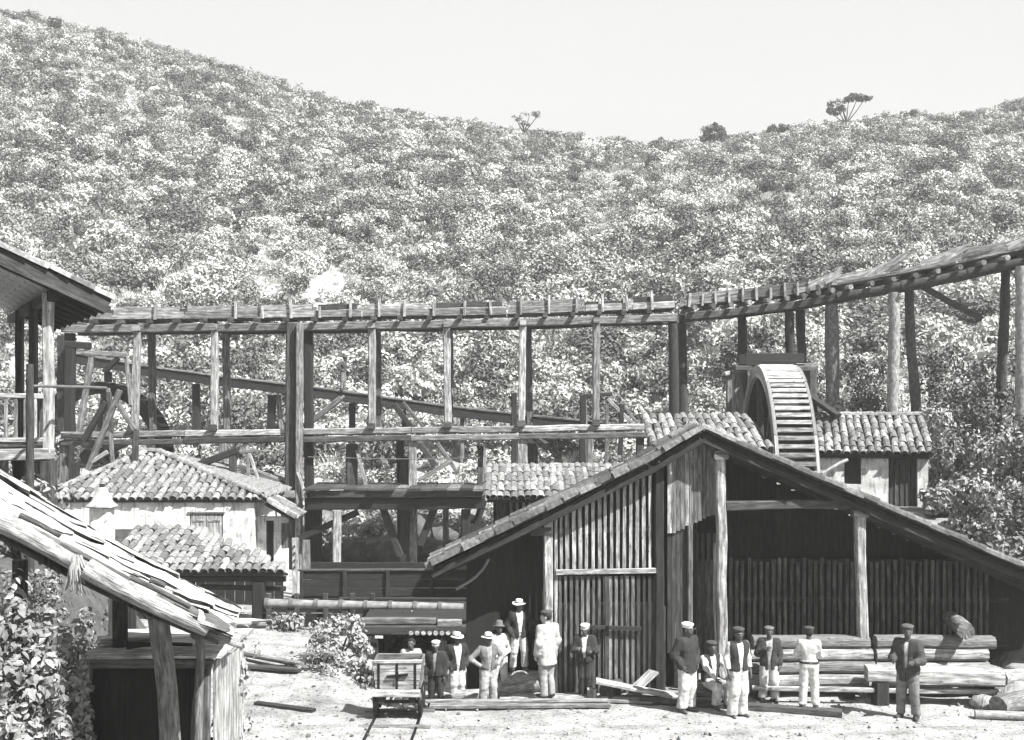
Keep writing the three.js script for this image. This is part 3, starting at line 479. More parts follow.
// ---------------------------------------------------------------- plastered house on the left
{
  const D = 37, yE = P(0, 499, D).y, bx = PX(60, D), cx = PX(255, D), g0 = gh(-10, -38, false);
  const t = thing('plastered_house', 'white plastered house with a hipped clay tile roof under the trestle', 'house', V((bx + cx) / 2, g0, -D));
  const roof = thingPart(t, 'roof', V(PX(150, 40), yE, -40)); const bud = { n: 296 };
  const apL = P(146, 455, 40.4), apR = P(160, 457, 40.4); apR.y = apL.y;
  const fl = V(PX(40, 36.6), yE, -36.76), fr = V(PX(263, 36.6), yE, -36.76), bl = V(PX(40, 36.6), yE, -44.2), br = V(PX(263, 36.6), yE, -44.2);
  ridgeTiles(roof, fr.clone().lerp(apR, 0.03).add(V(0, 0.1, 0)), apR.clone().add(V(0, 0.1, 0)), bud); ridgeTiles(roof, fl.clone().add(V(0, 0.1, 0)), apL.clone().add(V(0, 0.1, 0)), bud); ridgeTiles(roof, apL.clone().add(V(0, 0.12, 0)), apR.clone().add(V(0, 0.12, 0)), bud);
  const skL = V(PX(293, 36.5), P(0, 519, 36.5).y, -36.7), skB = skL.clone().setZ(-38.3);
  // right hip runs on down over a low side bay
  const slopeR = [skL, skB, apR.clone().add(V(0, 0, -0.1)), apR];
  tileSlope(roof, fl, fr, apR, apL, { budget: bud, pitch: 0.275 });
  tileSlope(roof, V(fr.x + 0.02, yE - 0.01, -36.8), V(br.x, yE, -44.2), apR.clone().add(V(0.02, 0, -0.3)), apR.clone().add(V(0.02, 0, 0)), { budget: { n: 0 }, pitch: 0.275 });
  tileSlope(roof, skL, skB, V(fr.x + 0.03, yE - 0.06, -38.3), V(fr.x + 0.03, yE - 0.06, -36.7), { budget: { n: 40 }, pitch: 0.275 });
  tileSlope(roof, bl, fl, apL.clone(), apL.clone().add(V(0, 0, -0.3)), { budget: { n: 0 }, pitch: 0.275 });
  tileSlope(roof, br, bl, apL.clone().add(V(0, 0, -0.05)), apR.clone().add(V(0, 0, -0.05)), { budget: { n: 0 }, pitch: 0.275 });
  const wx0 = (191 - 60) * D / F, wx1 = (224 - 60) * D / F, wy0 = P(0, 548, D).y, wy1 = P(0, 513, D).y;
  wallWith(t, V(bx, 0, -D), V(cx, 0, -D), g0 - 0.2, yE + 0.05, 0.3, M.plaster, [[wx0, wx1, wy0, wy1]]);
  wall(t, 'wall', V(cx - 0.15, 0, -D - 0.16), V(cx - 0.15, 0, -43.6), g0 - 0.2, yE + 0.05, 0.3, M.plaster); wall(t, 'wall', V(bx + 0.15, 0, -D - 0.16), V(bx + 0.15, 0, -43.6), g0 - 0.2, yE + 0.05, 0.3, M.plaster); wall(t, 'wall', V(bx, 0, -43.7), V(cx, 0, -43.7), g0 - 0.2, yE + 0.05, 0.2, M.plaster);
  const win = thingPart(t, 'window', V(PX(207, D), wy0, -D)); const sh = mk(0.55, woodT, woodB, 0.004);
  for (let k = 0; k < 2; k++) { const a = PX(192 + k * 15.8, D), b = PX(207 + k * 15.8, D); part(win, 'shutter', bar(V((a + b) / 2, wy0 + 0.02, -D + 0.13), V((a + b) / 2, wy1 - 0.02, -D + 0.13), b - a, 0.04, { up: V(0, 0, 1), jit: 0.01 }), sh); part(win, 'ledge', bar(V(a + 0.05, lerp(wy0, wy1, 0.8), -D + 0.16), V(b - 0.05, lerp(wy0, wy1, 0.8), -D + 0.16), 0.02, 0.07), sh); }
  part(win, 'lintel', bar(V(PX(189, D), wy1 + 0.03, -D + 0.175), V(PX(226, D), wy1 + 0.03, -D + 0.175), 0.04, 0.06), M.mid[1]);
  // side bay
  const sD = 37.35, ax = PX(255, D) + 0.02, ex = PX(287, sD), sy = (x) => lerp(yE - 0.1, skL.y, clamp((x - fr.x) / (skL.x - fr.x))) - 0.2;
  const a2 = V(ax, 0, -sD), b2 = V(ex, 0, -sD), L2 = ex - ax;
  wallWith(t, a2, b2, g0 - 0.2, sy(ex), 0.25, M.plaster, [[0.3, 0.56, g0, sy(ex) - 0.12], [0.8, 1.02, 1.25, sy(ex) - 0.2]]);
  part(t, 'door', bar(V(ax + 0.43, g0, -sD - 0.05), V(ax + 0.43, sy(ex) - 0.14, -sD - 0.05), 0.25, 0.05, { up: V(0, 0, 1) }), M.dark[1]); part(t, 'shutter', bar(V(ax + 0.91, 1.27, -sD), V(ax + 0.91, sy(ex) - 0.22, -sD), 0.21, 0.05, { up: V(0, 0, 1) }), M.mid[1]);
  const ch = thing('chimney_pot', 'small whitewashed chimney with a conical cap beside the thatched roof', 'chimney', P(102, 560, 33));
  part(ch, 'stack', bar(V(PX(102, 33), gh(PX(102, 33), -33) - 0.1, -33), P(102, 508, 33), 0.62, 0.5), M.plaster);
  const cg = new THREE.LatheGeometry([[0, 0.62], [0.08, 0.6], [0.16, 0.5], [0.3, 0.2], [0.46, 0.04], [0.47, 0], [0.3, -0.03], [0, -0.03]].map(([a, b]) => new THREE.Vector2(a, b)), 14); cg.translate(PX(102, 33), P(0, 507, 33).y, -33); { const q = cg.getAttribute('position'); for (let i = 0; i < q.count; i++) { const k = 1 + 0.09 * N(q.getX(i) * 5, q.getY(i) * 5, q.getZ(i) * 5); q.setX(i, PX(102, 33) + (q.getX(i) - PX(102, 33)) * k); q.setY(i, q.getY(i) + 0.03 * N(q.getX(i) * 7, 3, q.getZ(i) * 7)); } cg.computeVertexNormals(); } part(ch, 'cap', cg, mk(0.5, plasT, plasB, 0.02, 0.95));
  part(ch, 'flue', bar(P(102, 490, 33), P(102, 484, 33), 0.14, 0.14), M.dark[1]);
}
// ---------------------------------------------------------------- low tiled lean-to in front of it
{
  const D = 31.2, t = thing('lean_to', 'low tiled lean-to on dark posts before the plastered house', 'shed', V(PX(215, D), gh(PX(215, D), -D), -D));
  const roof = thingPart(t, 'roof', P(215, 560, D)); const yE = P(0, 571, D).y, yT = P(0, 528, 34).y;
  const a = V(PX(104, 31), yE, -31), b = V(PX(288, 31), yE, -31), c = V(PX(186, 34), yT, -34), d = V(PX(96, 34), yT, -34);
  tileSlope(roof, a, b, c, d, { budget: { n: 300 }, pitch: 0.24 });
  part(t, 'eave_beam', bar(V(PX(158, D), yE - 0.22, -D), V(PX(286, D), yE - 0.22, -D), 0.16, 0.16), M.dark[2]);
  for (const [px, DD, w] of [[259, 31.2, 0.34], [170, 31.2, 0.3], [184, 33.6, 0.26], [150, 33.6, 0.3]]) part(t, 'post', bar(V(PX(px, DD), gh(PX(px, DD), -DD) - 0.1, -DD), V(PX(px, DD), DD < 32 ? yE - 0.31 : yT - 0.2, -DD), w, w), pick(M.dark));
  part(t, 'rear_beam', bar(V(PX(140, 33.6), yT - 0.2, -33.6), V(PX(188, 33.6), yT - 0.2, -33.6), 0.14, 0.14), M.dark[2]);
  for (let k = 0; k < 18; k++) part(t, 'back_board', bar(V(PX(112 + k * 9.8, 33.8), gh(PX(112 + k * 9.8, 33.8), -33.8) - 0.1, -33.85), V(PX(112 + k * 9.8, 33.8), Math.min(yT - 0.2, yE - 0.25 + Math.max(0, 16 - k) * 0.1), -33.85), 0.29, 0.03, { up: V(0, 0, 1) }), pick(M.dark));
  part(t, 'tie_beam', bar(V(PX(200, 31.4), yE - 0.5, -31.5), V(PX(285, 31.4), yE - 0.55, -31.5), 0.12, 0.14), M.dark[3]);
}
// ---------------------------------------------------------------- white cottage on the right bank
{
  const pa = P(818, 457, 36.7), pb = P(930, 451, 35.9), yE = (pa.y + pb.y) / 2 + 0.02; pa.y = pb.y = yE;
  const u = pb.clone().sub(pa).normalize(), back = V(0, 1, 0).cross(u).normalize(); if (back.z > 0) back.negate();
  const g0 = 2.5, t = thing('white_cottage', 'small white cottage with a tiled roof on the bank right of the waterwheel', 'house', pa.clone().lerp(pb, 0.5).setY(g0));
  const roof = thingPart(t, 'roof', pa.clone().lerp(pb, 0.5)); const bud = { n: 290 };
  const rise = 1.15, run = 2.6, la = pa.clone().addScaledVector(u, -1.2).addScaledVector(back, -0.1), rb = pb.clone().addScaledVector(back, -0.1), rc = rb.clone().addScaledVector(back, run).add(V(0, rise, 0)), ld = la.clone().addScaledVector(back, run).add(V(0, rise, 0));
  tileSlope(roof, la, rb, rc, ld, { budget: bud, pitch: 0.26, expo: 0.36 });
  const ob = rb.clone().addScaledVector(back, run * 2), oa = la.clone().addScaledVector(back, run * 2); tileSlope(roof, ob, oa, ld.clone().addScaledVector(back, 0.02), rc.clone().addScaledVector(back, 0.02), { budget: { n: 0 }, pitch: 0.26 });
  ridgeTiles(roof, ld.clone().add(V(0, 0.06, 0)), rc.clone().add(V(0, 0.06, 0)));
  const wa = pa.clone().addScaledVector(back, 0.2).addScaledVector(u, -0.9), wb = pb.clone().addScaledVector(back, 0.2).addScaledVector(u, -0.05), L = wa.distanceTo(wb);
  const s = (px) => { const k = (px - 512) / F; return ((wa.z * -k - wa.x) / (u.x + u.z * k)); };       // where a sight line meets the wall
  const top = yE + 0.12, wy = (py, px) => { const q = wa.clone().addScaledVector(u, s(px)); return P(px, py, -q.z).y; };
  const w0 = s(844), w1 = s(861), d0 = s(888), d1 = s(917);
  wallWith(t, wa, wb, g0 - 0.6, top, 0.3, M.plaster, [[w0, w1, wy(484, 852), top - 0.12], [d0, d1, g0 - 0.3, top - 0.12]]);
  const wc = wb.clone().addScaledVector(back, 4.4), wd = wa.clone().addScaledVector(back, 4.4); wall(t, 'wall', wb.clone().addScaledVector(u, -0.15).addScaledVector(back, 0.16), wc.clone().addScaledVector(u, -0.15), g0 - 0.6, top, 0.3, M.plaster); wall(t, 'wall', wa.clone().addScaledVector(u, 0.15).addScaledVector(back, 0.16), wd.clone().addScaledVector(u, 0.15), g0 - 0.6, top, 0.3, M.plaster); wall(t, 'wall', wd, wc, g0 - 0.6, top, 0.2, M.plaster);
  const door = plankDoor(t, 'door', wa.clone().addScaledVector(u, d0 + 0.03), wa.clone().addScaledVector(u, d1 - 0.03), g0 - 0.3, top - 0.16, 5, M.brown);
  part(t, 'window_shutter', bar(wa.clone().addScaledVector(u, (w0 + w1) / 2).addScaledVector(back, 0.1).setY(wy(484, 852)), wa.clone().addScaledVector(u, (w0 + w1) / 2).addScaledVector(back, 0.1).setY(top - 0.14), (w1 - w0) * 0.96, 0.04, { up: V(0, 0, 1) }), M.dark[2]);
  part(t, 'spout', log([P(822, 474, 35.0), P(838, 464, 35.2), P(847, 460, 35.5)], 0.05, 0.06, { sides: 7 }), M.bark[2]);
  part(t, 'rafter_plate', bar(pa.clone().addScaledVector(back, -0.02).add(V(0, -0.1, 0)), pb.clone().addScaledVector(back, -0.02).add(V(0, -0.1, 0)), 0.1, 0.12), M.dark[2]);
}
// ---------------------------------------------------------------- roofs just behind the front shed
{
  const D = 30.5, t = thing('slatted_annex', 'slatted annex with a tiled roof tucked behind the front shed', 'shed', V(PX(562, D), gh(PX(562, D), -D), -D));
  const roof = thingPart(t, 'roof', P(562, 480, D)); const yE = P(0, 499, 30).y, yT = P(0, 467, 32.2).y;
  tileSlope(roof, V(PX(487, 30), yE, -30), V(PX(655, 30), yE, -30), V(PX(655, 30), yT, -32.2), V(PX(487, 30), yT, -32.2), { budget: { n: 300 }, pitch: 0.185, expo: 0.34 });
  part(t, 'ridge_pole', bar(V(PX(486, 30), yT + 0.06, -32.25), V(PX(650, 30), yT + 0.06, -32.25), 0.08, 0.05), M.pale[3]);
  for (let px = 511; px < 600; px += 6.3) part(t, 'slat', bar(V(PX(px, 30.4), gh(PX(px, 30.4), -30.4), -30.4), V(PX(px, 30.4), yE - 0.1, -30.4), 0.085, 0.04, { up: V(0, 0, 1) }), pick(M.pale));
  part(t, 'corner_post', bar(V(PX(502, 30.4), gh(PX(502, 30.4), -30.4) - 0.1, -30.4), V(PX(502, 30.4), yE - 0.08, -30.4), 0.3, 0.2), M.brown[2]); part(t, 'wall', bar(V(PX(495, 30.6), 0, -31.2), V(PX(495, 30.6), yE - 0.1, -31.2), 0.1, 1.4, { up: V(0, 0, 1) }), M.dark[2]);
  part(t, 'wall', slab([V(PX(500, 30.8), -0.1, -31.9), V(PX(650, 30.8), -0.1, -31.9), V(PX(650, 30.8), yT - 0.2, -31.9), V(PX(500, 30.8), yT - 0.2, -31.9)], 0.08), M.dark[1]);

  const E = 31.5, s = thing('wheel_house', 'small tiled wheel house roof between the shed ridge and the waterwheel', 'shed', V(PX(705, E), gh(PX(705, E), -E), -E));
  const r2 = thingPart(s, 'roof', P(705, 430, E)); const e2 = P(0, 450, 31).y, t2 = P(0, 417, 33.4).y;
  tileSlope(r2, V(PX(655, 31), e2, -31), V(PX(770, 31), e2, -31), V(PX(765, 31), t2, -33.4), V(PX(655, 31), t2, -33.4), { budget: { n: 300 }, pitch: 0.235, expo: 0.36 });
  part(s, 'wall', slab([V(PX(660, 31.3), -0.1, -31.3), V(PX(764, 31.3), -0.1, -31.3), V(PX(764, 31.3), e2 - 0.05, -31.3), V(PX(660, 31.3), e2 - 0.05, -31.3)], 0.1), M.dark[2]);
  part(s, 'side_wall', slab([V(PX(657, 31.3), -0.1, -31.4), V(PX(657, 31.3), -0.1, -33.2), V(PX(657, 31.3), t2 - 0.2, -33.2), V(PX(657, 31.3), e2 - 0.1, -31.4)], 0.1), M.dark[2]);
  part(s, 'side_wall', slab([V(PX(764, 31.3), -0.1, -31.4), V(PX(764, 31.3), -0.1, -33.2), V(PX(764, 31.3), t2 - 0.2, -33.2), V(PX(764, 31.3), e2 - 0.1, -31.4)], 0.1), M.dark[2]);
}
// ---------------------------------------------------------------- the big open shed in front
{
  const D = 24, t = thing('open_shed', 'large timber shed with slatted walls and a sagging tiled roof in front', 'shed', V(PX(722, 24), 0, -24));
  const roof = thingPart(t, 'roof', P(702, 430, 23.4)); const Fd = 23.4, Bd = 24.4;
  const ap = P(702, 431, Fd), kn = P(647, 464, Fd), lo = P(432, 567, Fd), rm = P(872, 500, Fd), re = P(1120, 612, Fd);
  const bk = (p, D2) => V(p.x, p.y + 0.05, -D2), bud = { n: 240 };
  tileSlope(roof, bk(lo, Bd), lo, kn, bk(kn, Bd), { budget: bud, pitch: 0.26, mats: M.tileOld }); tileSlope(roof, bk(kn, Bd).add(V(0.02, 0.05, 0)), kn.clone().add(V(0.02, 0.05, 0)), ap, bk(ap, Bd), { budget: { n: 30 }, pitch: 0.26, mats: M.tileOld });
  tileSlope(roof, re, bk(re, 26.3), bk(ap, 26.3).add(V(0.02, 0, 0)), ap.clone().add(V(0.02, 0, 0)), { budget: { n: 0 }, pitch: 0.26 });
  // verge tiles along the front edges, each its own piece
  const verge = (a, b) => { const L = a.distanceTo(b), dir = b.clone().sub(a).normalize(), n = Math.round(L / 0.4), m4 = new THREE.Matrix4(); for (let i = 0; i < n; i++) { const side = dir.clone().cross(V(0, 1, 0)).normalize(), up = side.clone().cross(dir); m4.makeBasis(side.clone().negate(), up, dir).setPosition(a.clone().addScaledVector(dir, (i + 1) * L / n + rr(-0.03, 0.03)).add(V(0, 0.05 + rr(-0.015, 0.025), rr(0.04, 0.12)))).scale(V(1.1, 1.05, 0.85)); const q = new THREE.Matrix4().copy(m4); shared(roof, 'verge_tile', tileGeos[i % 3], pick(M.tileOld.slice(1)), q); } };
  verge(ap, re); verge(kn, lo); verge(ap, kn);
  const batten = (a, b, dy, z, m) => part(roof, 'verge_board', bar(a.clone().add(V(0, dy, z)), b.clone().add(V(0, dy, z)), 0.06, 0.13, { jit: 0.1 }), m);
  batten(kn, lo, -0.17, 0.06, M.dark[3]); batten(ap, re, -0.18, 0.06, M.dark[3]); batten(ap, kn, -0.2, 0.06, M.dark[2]);
  for (const z of [-23.7, -24.0, -24.35]) part(roof, 'rafter', bar(V(lo.x + 0.2, lo.y - 0.16, z), V(kn.x, kn.y - 0.2, z), 0.1, 0.14), M.dark[2]);
  for (const z of [-24.1, -24.8, -25.5, -26.2]) part(roof, 'rafter', bar(V(ap.x + 0.1, ap.y - 0.25, z), V(re.x - 0.3, re.y - 0.16, z), 0.12, 0.16), M.brown[1]);
  const roofL = (x) => x < kn.x ? lerp(lo.y, kn.y, (x - lo.x) / (kn.x - lo.x)) : lerp(kn.y, ap.y, (x - kn.x) / (ap.x - kn.x));
  const roofR = (x) => lerp(ap.y, re.y, (x - ap.x) / (re.x - ap.x));
  // left wing: post, rails, slats, gate
  const wz = -23.66, X = (px) => PX(px, 23.66), Y = (py) => P(0, py, 23.66).y, g = -0.05;
  part(t, 'post', bar(V(X(548), g - 0.1, wz), V(X(548), roofL(X(548)) - 0.2, wz), 0.19, 0.2, { jit: 0.08 }), M.pale[3]); part(t, 'post', bar(V(X(556), g - 0.1, wz - 0.02), V(X(556), roofL(X(556)) - 0.22, wz - 0.02), 0.07, 0.08), M.pale[2]);
  part(t, 'wall_plate', bar(V(X(531), Y(530), wz + 0.12), V(X(551), Y(530), wz + 0.12), 0.18, 0.2), M.brown[2]); part(t, 'wall_plate', bar(V(X(544), Y(522), wz + 0.2), V(X(551), Y(522), wz + 0.2), 0.14, 0.18), M.pale[1]);
  part(t, 'rail', bar(V(X(556), Y(572), wz + 0.06), V(X(657), Y(570), wz + 0.06), 0.06, 0.11), M.pale[2]); part(t, 'rail', bar(V(X(556), Y(532), wz - 0.06), V(X(650), Y(529), wz - 0.06), 0.05, 0.12), M.brown[2]); part(t, 'rail', bar(V(X(556), Y(606), wz - 0.06), V(X(664), Y(605), wz - 0.06), 0.05, 0.12), M.mid[0]); part(t, 'rail', bar(V(X(556), Y(675), wz - 0.06), V(X(664), Y(674), wz - 0.06), 0.05, 0.12), M.brown[2]);
  for (let px = 561; px < 650; px += 6.35) part(t, 'slat', bar(V(X(px + rr(-0.5, 0.5)), Y(571), wz), V(X(px + rr(-0.5, 0.5)), roofL(X(px)) - 0.22, wz), rr(0.062, 0.085), 0.035, { up: V(0, 0, 1), jit: 0.1 }), pick(M.pale.slice(1)));
  const gate = thingPart(t, 'gate', V(X(608), g, wz));
  let k = 0; for (let px = 560; px < 666; px += 5.6, k++) { const tall = k % 1 === 0; part(gate, 'slat', bar(V(X(px), g + 0.03, wz + 0.005), V(X(px), Y(576), wz + 0.005), rr(0.06, 0.075), 0.035, { up: V(0, 0, 1), jit: 0.08 }), pick(px > 636 ? M.brown : M.mid)); if (px < 663) part(gate, 'board', bar(V(X(px + 2.8), g + 0.03, wz - 0.035), V(X(px + 2.8), Y(606 + rr(-1, 1)), wz - 0.035), 0.1, 0.025, { up: V(0, 0, 1) }), pick(M.brown)); }
  part(gate, 'gate_bar', bar(V(X(590), Y(626), wz + 0.1), V(X(641), Y(628), wz + 0.1), 0.05, 0.09), M.dark[3]); part(gate, 'latch', bar(V(X(607.5), Y(624), wz + 0.15), V(X(607.5), Y(630), wz + 0.15), 0.05, 0.05), M.iron); part(gate, 'meeting_stile', bar(V(X(607), g, wz + 0.035), V(X(607), Y(576), wz + 0.035), 0.09, 0.03, { up: V(0, 0, 1) }), M.brown[2]);
  part(t, 'post', bar(V(X(659), g - 0.1, wz + 0.0), V(X(659), roofL(X(659)) - 0.25, wz), 0.2, 0.2), M.dark[2]);
  // far-left bay, closed by dark boards further in
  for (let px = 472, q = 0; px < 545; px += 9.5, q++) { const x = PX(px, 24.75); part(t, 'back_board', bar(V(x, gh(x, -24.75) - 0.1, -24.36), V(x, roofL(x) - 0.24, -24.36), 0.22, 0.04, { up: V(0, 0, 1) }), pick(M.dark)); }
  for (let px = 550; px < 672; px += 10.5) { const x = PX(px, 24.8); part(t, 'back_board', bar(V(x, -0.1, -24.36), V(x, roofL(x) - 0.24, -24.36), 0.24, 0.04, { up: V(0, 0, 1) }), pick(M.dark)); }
  part(t, 'bent_pole', log([P(456, 589, 23.8), P(470, 581, 23.9), P(481, 572, 24.0), P(489, 559, 24.1)], 0.035, 0.03, { sides: 6 }), M.bark[2]); part(t, 'prop', bar(P(520, 655, 24.6), P(487, 573, 25.2), 0.05, 0.05), M.dark[3]);
  // right bay: front posts, tie beam
  const fz = -23.56, XF = (px) => PX(px, 23.56), YF = (py) => P(0, py, 23.56).y;
  part(t, 'post', bar(V(XF(723), g - 0.1, fz), V(XF(720), YF(459), fz), 0.2, 0.22, { jit: 0.1 }), M.pale[2]); part(t, 'post_head', bar(V(XF(720), YF(455), fz - 0.16), V(XF(720), YF(455), fz + 0.2), 0.3, 0.18), M.mid[2]);
  part(t, 'post', bar(V(XF(863), g - 0.1, fz), V(XF(860), YF(516), fz), 0.21, 0.22, { jit: 0.12 }), M.pale[2]); part(t, 'post_head', bar(V(XF(852), YF(513), fz), V(XF(867), YF(513), fz), 0.26, 0.16), M.mid[3]);
  part(t, 'tie_beam', bar(V(XF(726), YF(506), fz), V(XF(873), YF(503), fz), 0.18, 0.2, { jit: 0.06 }), M.brown[3]); part(t, 'post', bar(V(XF(1032), g - 0.1, fz), V(XF(1032), roofR(XF(1032)) - 0.2, fz), 0.2, 0.2), M.mid[2]);
  for (let px = 670.5; px < 717; px += 4.4) { const x = XF(px), f = (px - 668) / 50; part(t, 'weather_board', bar(V(x, YF(lerp(536, 514, f)) + rr(-0.02, 0.02), fz - 0.16), V(x, roofL(Math.min(x, ap.x)) - 0.25, fz - 0.16), 0.088, 0.03, { up: V(0, 0, 1), jit: 0.08 }), pick(rnd() < 0.55 ? M.mid : M.pale)); }
  for (let px = 670.5; px < 690; px += 4.4) part(t, 'weather_board', bar(V(XF(px), YF(655), fz - 0.2), V(XF(px), YF(lerp(537, 527, (px - 668) / 22)), fz - 0.2), 0.088, 0.03, { up: V(0, 0, 1), jit: 0.08 }), pick(M.brown));
  for (let px = 693; px < 718; px += 6) part(t, 'slat', bar(V(XF(px), g, fz - 0.3), V(XF(px), YF(535), fz - 0.3), 0.075, 0.035, { up: V(0, 0, 1), jit: 0.08 }), pick(M.brown));
  part(t, 'door_post', bar(V(XF(691), g, fz - 0.14), V(XF(691), YF(526), fz - 0.14), 0.1, 0.1), M.mid[1]);
  // slatted rear wall of the bay, boarded above, and the closed end
  const rz = -25.8, XR = (px) => PX(px, 25.8);
  for (let px = 700; px < 990; px += 6.1) part(t, 'slat', bar(V(XR(px), -0.05, rz), V(XR(px + rr(-0.6, 0.6)), 2.55 + rr(-0.06, 0.06), rz), 0.082, 0.035, { up: V(0, 0, 1), jit: 0.1 }), pick(M.mid.slice(0, 2)));
  for (const y of [0.5, 1.6, 2.5]) part(t, 'rail', bar(V(XR(690), y, rz - 0.07), V(XR(1010), y, rz - 0.07), 0.06, 0.12), M.brown[1]);
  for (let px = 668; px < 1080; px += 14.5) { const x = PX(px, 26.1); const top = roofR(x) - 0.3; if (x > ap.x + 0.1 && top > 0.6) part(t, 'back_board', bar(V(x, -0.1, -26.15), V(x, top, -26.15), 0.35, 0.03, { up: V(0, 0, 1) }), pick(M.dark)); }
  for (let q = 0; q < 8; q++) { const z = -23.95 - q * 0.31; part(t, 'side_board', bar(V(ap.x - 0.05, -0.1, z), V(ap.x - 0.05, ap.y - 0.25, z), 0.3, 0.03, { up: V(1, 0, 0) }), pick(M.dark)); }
}
// ---------------------------------------------------------------- verandah house, upper left
{
  const c = P(108, 300, 20), e = V(-0.505, 0, -0.863), g = V(-0.863, 0.44, 0.505), gf = V(-0.863, 0, 0.505);
  const fy = P(0, 447, 20).y, t = thing('verandah_house', 'tiled house with a raised railed verandah at the upper left', 'house', V(c.x - 1, gh(c.x - 1.2, -19.5), -19.5));
  const roof = thingPart(t, 'roof', c.clone()); const q = (a, b, dy = 0) => c.clone().addScaledVector(g, a).addScaledVector(e, b).add(V(0, dy, 0));
  tileSlope(roof, q(0, 0), q(0, 7), q(5, 7), q(5, 0), { budget: { n: 120 }, pitch: 0.25 });
  part(roof, 'mat_ceiling', slab([q(0.9, 0.75, -0.18), q(4.6, 0.75, -0.18), q(4.6, 6.8, -0.18), q(0.9, 6.8, -0.18)], 0.03, { scale: 0.8 }), M.mat);
  for (let k = 0; k < 9; k++) part(roof, 'rafter', bar(q(0.02, 0.25 + k * 0.75, -0.2), q(k < 1 ? 5 : 0.86, 0.25 + k * 0.75, -0.2), 0.09, 0.12), M.dark[2]);
  part(roof, 'barge_board', bar(q(0, -0.04, -0.12), q(5, -0.04, -0.12), 0.05, 0.28), M.brown[1]); part(roof, 'purlin', bar(q(0.9, 0.1, -0.34), q(0.9, 7, -0.34), 0.16, 0.2), M.dark[2]); part(roof, 'eave_board', bar(q(0.02, 0, -0.1), q(0.02, 7, -0.1), 0.04, 0.12), M.brown[2]);
  const onY = (a, b, y) => { const p = c.clone().addScaledVector(gf, a).addScaledVector(e, b); p.y = y; return p; };
  const A = [0.95, 0.45]; // verandah corner
  const post = (a, b, y0, y1, w, m) => part(t, 'post', bar(onY(a, b, y0), onY(a, b, y1), w, w, { jit: 0.06 }), m);
  post(A[0], A[1], fy - 0.1, c.y + 0.12, 0.17, M.pale[3]); post(A[0], 2.6, fy - 0.1, c.y + 0.1, 0.15, M.brown[2]); post(A[0], 4.8, fy - 0.1, c.y + 0.1, 0.15, M.brown[2]); post(3.0, A[1], fy - 0.1, c.y + 1, 0.17, M.mid[2]);
  const ga = onY(A[0], A[1], 0); post(A[0], A[1], gh(ga.x, ga.z) - 0.2, fy - 0.24, 0.26, M.brown[2]); { const p = onY(A[0], 4.8, 0); post(A[0], 4.8, gh(p.x, p.z) - 0.2, fy - 0.24, 0.26, M.dark[2]); }
  part(t, 'floor_beam', bar(onY(A[0] - 0.1, A[1] - 0.03, fy - 0.12), onY(5, A[1] - 0.03, fy - 0.12), 0.14, 0.22), M.pale[1]); part(t, 'floor_beam', bar(onY(A[0], A[1] + 0.05, fy - 0.12), onY(A[0], 6.8, fy - 0.12), 0.14, 0.22), M.mid[1]);
  for (let k = 0; k < 12; k++) part(t, 'floor_board', bar(onY(A[0] + 0.12 + k * 0.28, A[1] + 0.06, fy), onY(A[0] + 0.12 + k * 0.28, 6.8, fy), 0.265, 0.04), pick(M.mid));
  part(t, 'top_rail', bar(onY(A[0] + 0.08, A[1], fy + 0.92), onY(2.9, A[1], fy + 0.96), 0.08, 0.09), M.pale[2]); part(t, 'bottom_rail', bar(onY(A[0] + 0.08, A[1], fy + 0.14), onY(2.9, A[1], fy + 0.15), 0.07, 0.08), M.pale[2]); part(t, 'top_rail', bar(onY(A[0], A[1] + 0.1, fy + 0.92), onY(A[0], 4.7, fy + 0.92), 0.08, 0.09), M.mid[2]);
  for (let k = 0; k < 12; k++) part(t, 'baluster', bar(onY(A[0] + 0.22 + k * 0.16, A[1], fy + 0.18), onY(A[0] + 0.22 + k * 0.16, A[1], fy + 0.88), 0.055, 0.055), pick(M.pale)); for (let k = 0; k < 20; k++) part(t, 'baluster', bar(onY(A[0], A[1] + 0.25 + k * 0.2, fy + 0.02), onY(A[0], A[1] + 0.25 + k * 0.2, fy + 0.88), 0.05, 0.05), pick(M.mid));
  part(t, 'wall', slab([onY(3.6, 1.0, fy - 0.3), onY(3.6, 6.8, fy - 0.3), onY(3.6, 6.8, c.y + 1.3), onY(3.6, 1.0, c.y + 1.3)], 0.2), M.mid[0]);
  part(t, 'lower_wall', slab([onY(1.5, 1.6, gh(-9.5, -20) - 0.8), onY(5, 1.6, gh(-9.5, -20) - 0.8), onY(5, 1.6, fy - 0.26), onY(1.5, 1.6, fy - 0.26)], 0.25), M.rockPale);
  // stake and hand rope before the verandah
  const s = thing('hitching_post', 'dark upright stake with a thin pole tied across before the verandah', 'post', P(30, 500, 18.6).setY(gh(PX(30, 18.6), -18.6)));
  part(s, 'stake', log([P(30, 500, 18.6).setY(gh(PX(30, 18.6), -18.6) - 0.2), P(30, 420, 18.6), P(30, 364, 18.6)], 0.075, 0.065, { sides: 8 }), M.barkDark[1]); part(s, 'cross_pole', log([P(33, 386, 18.6), P(80, 387, 20), P(106, 388, 21)], 0.025, 0.03, { sides: 6 }), M.bark[1]);
}
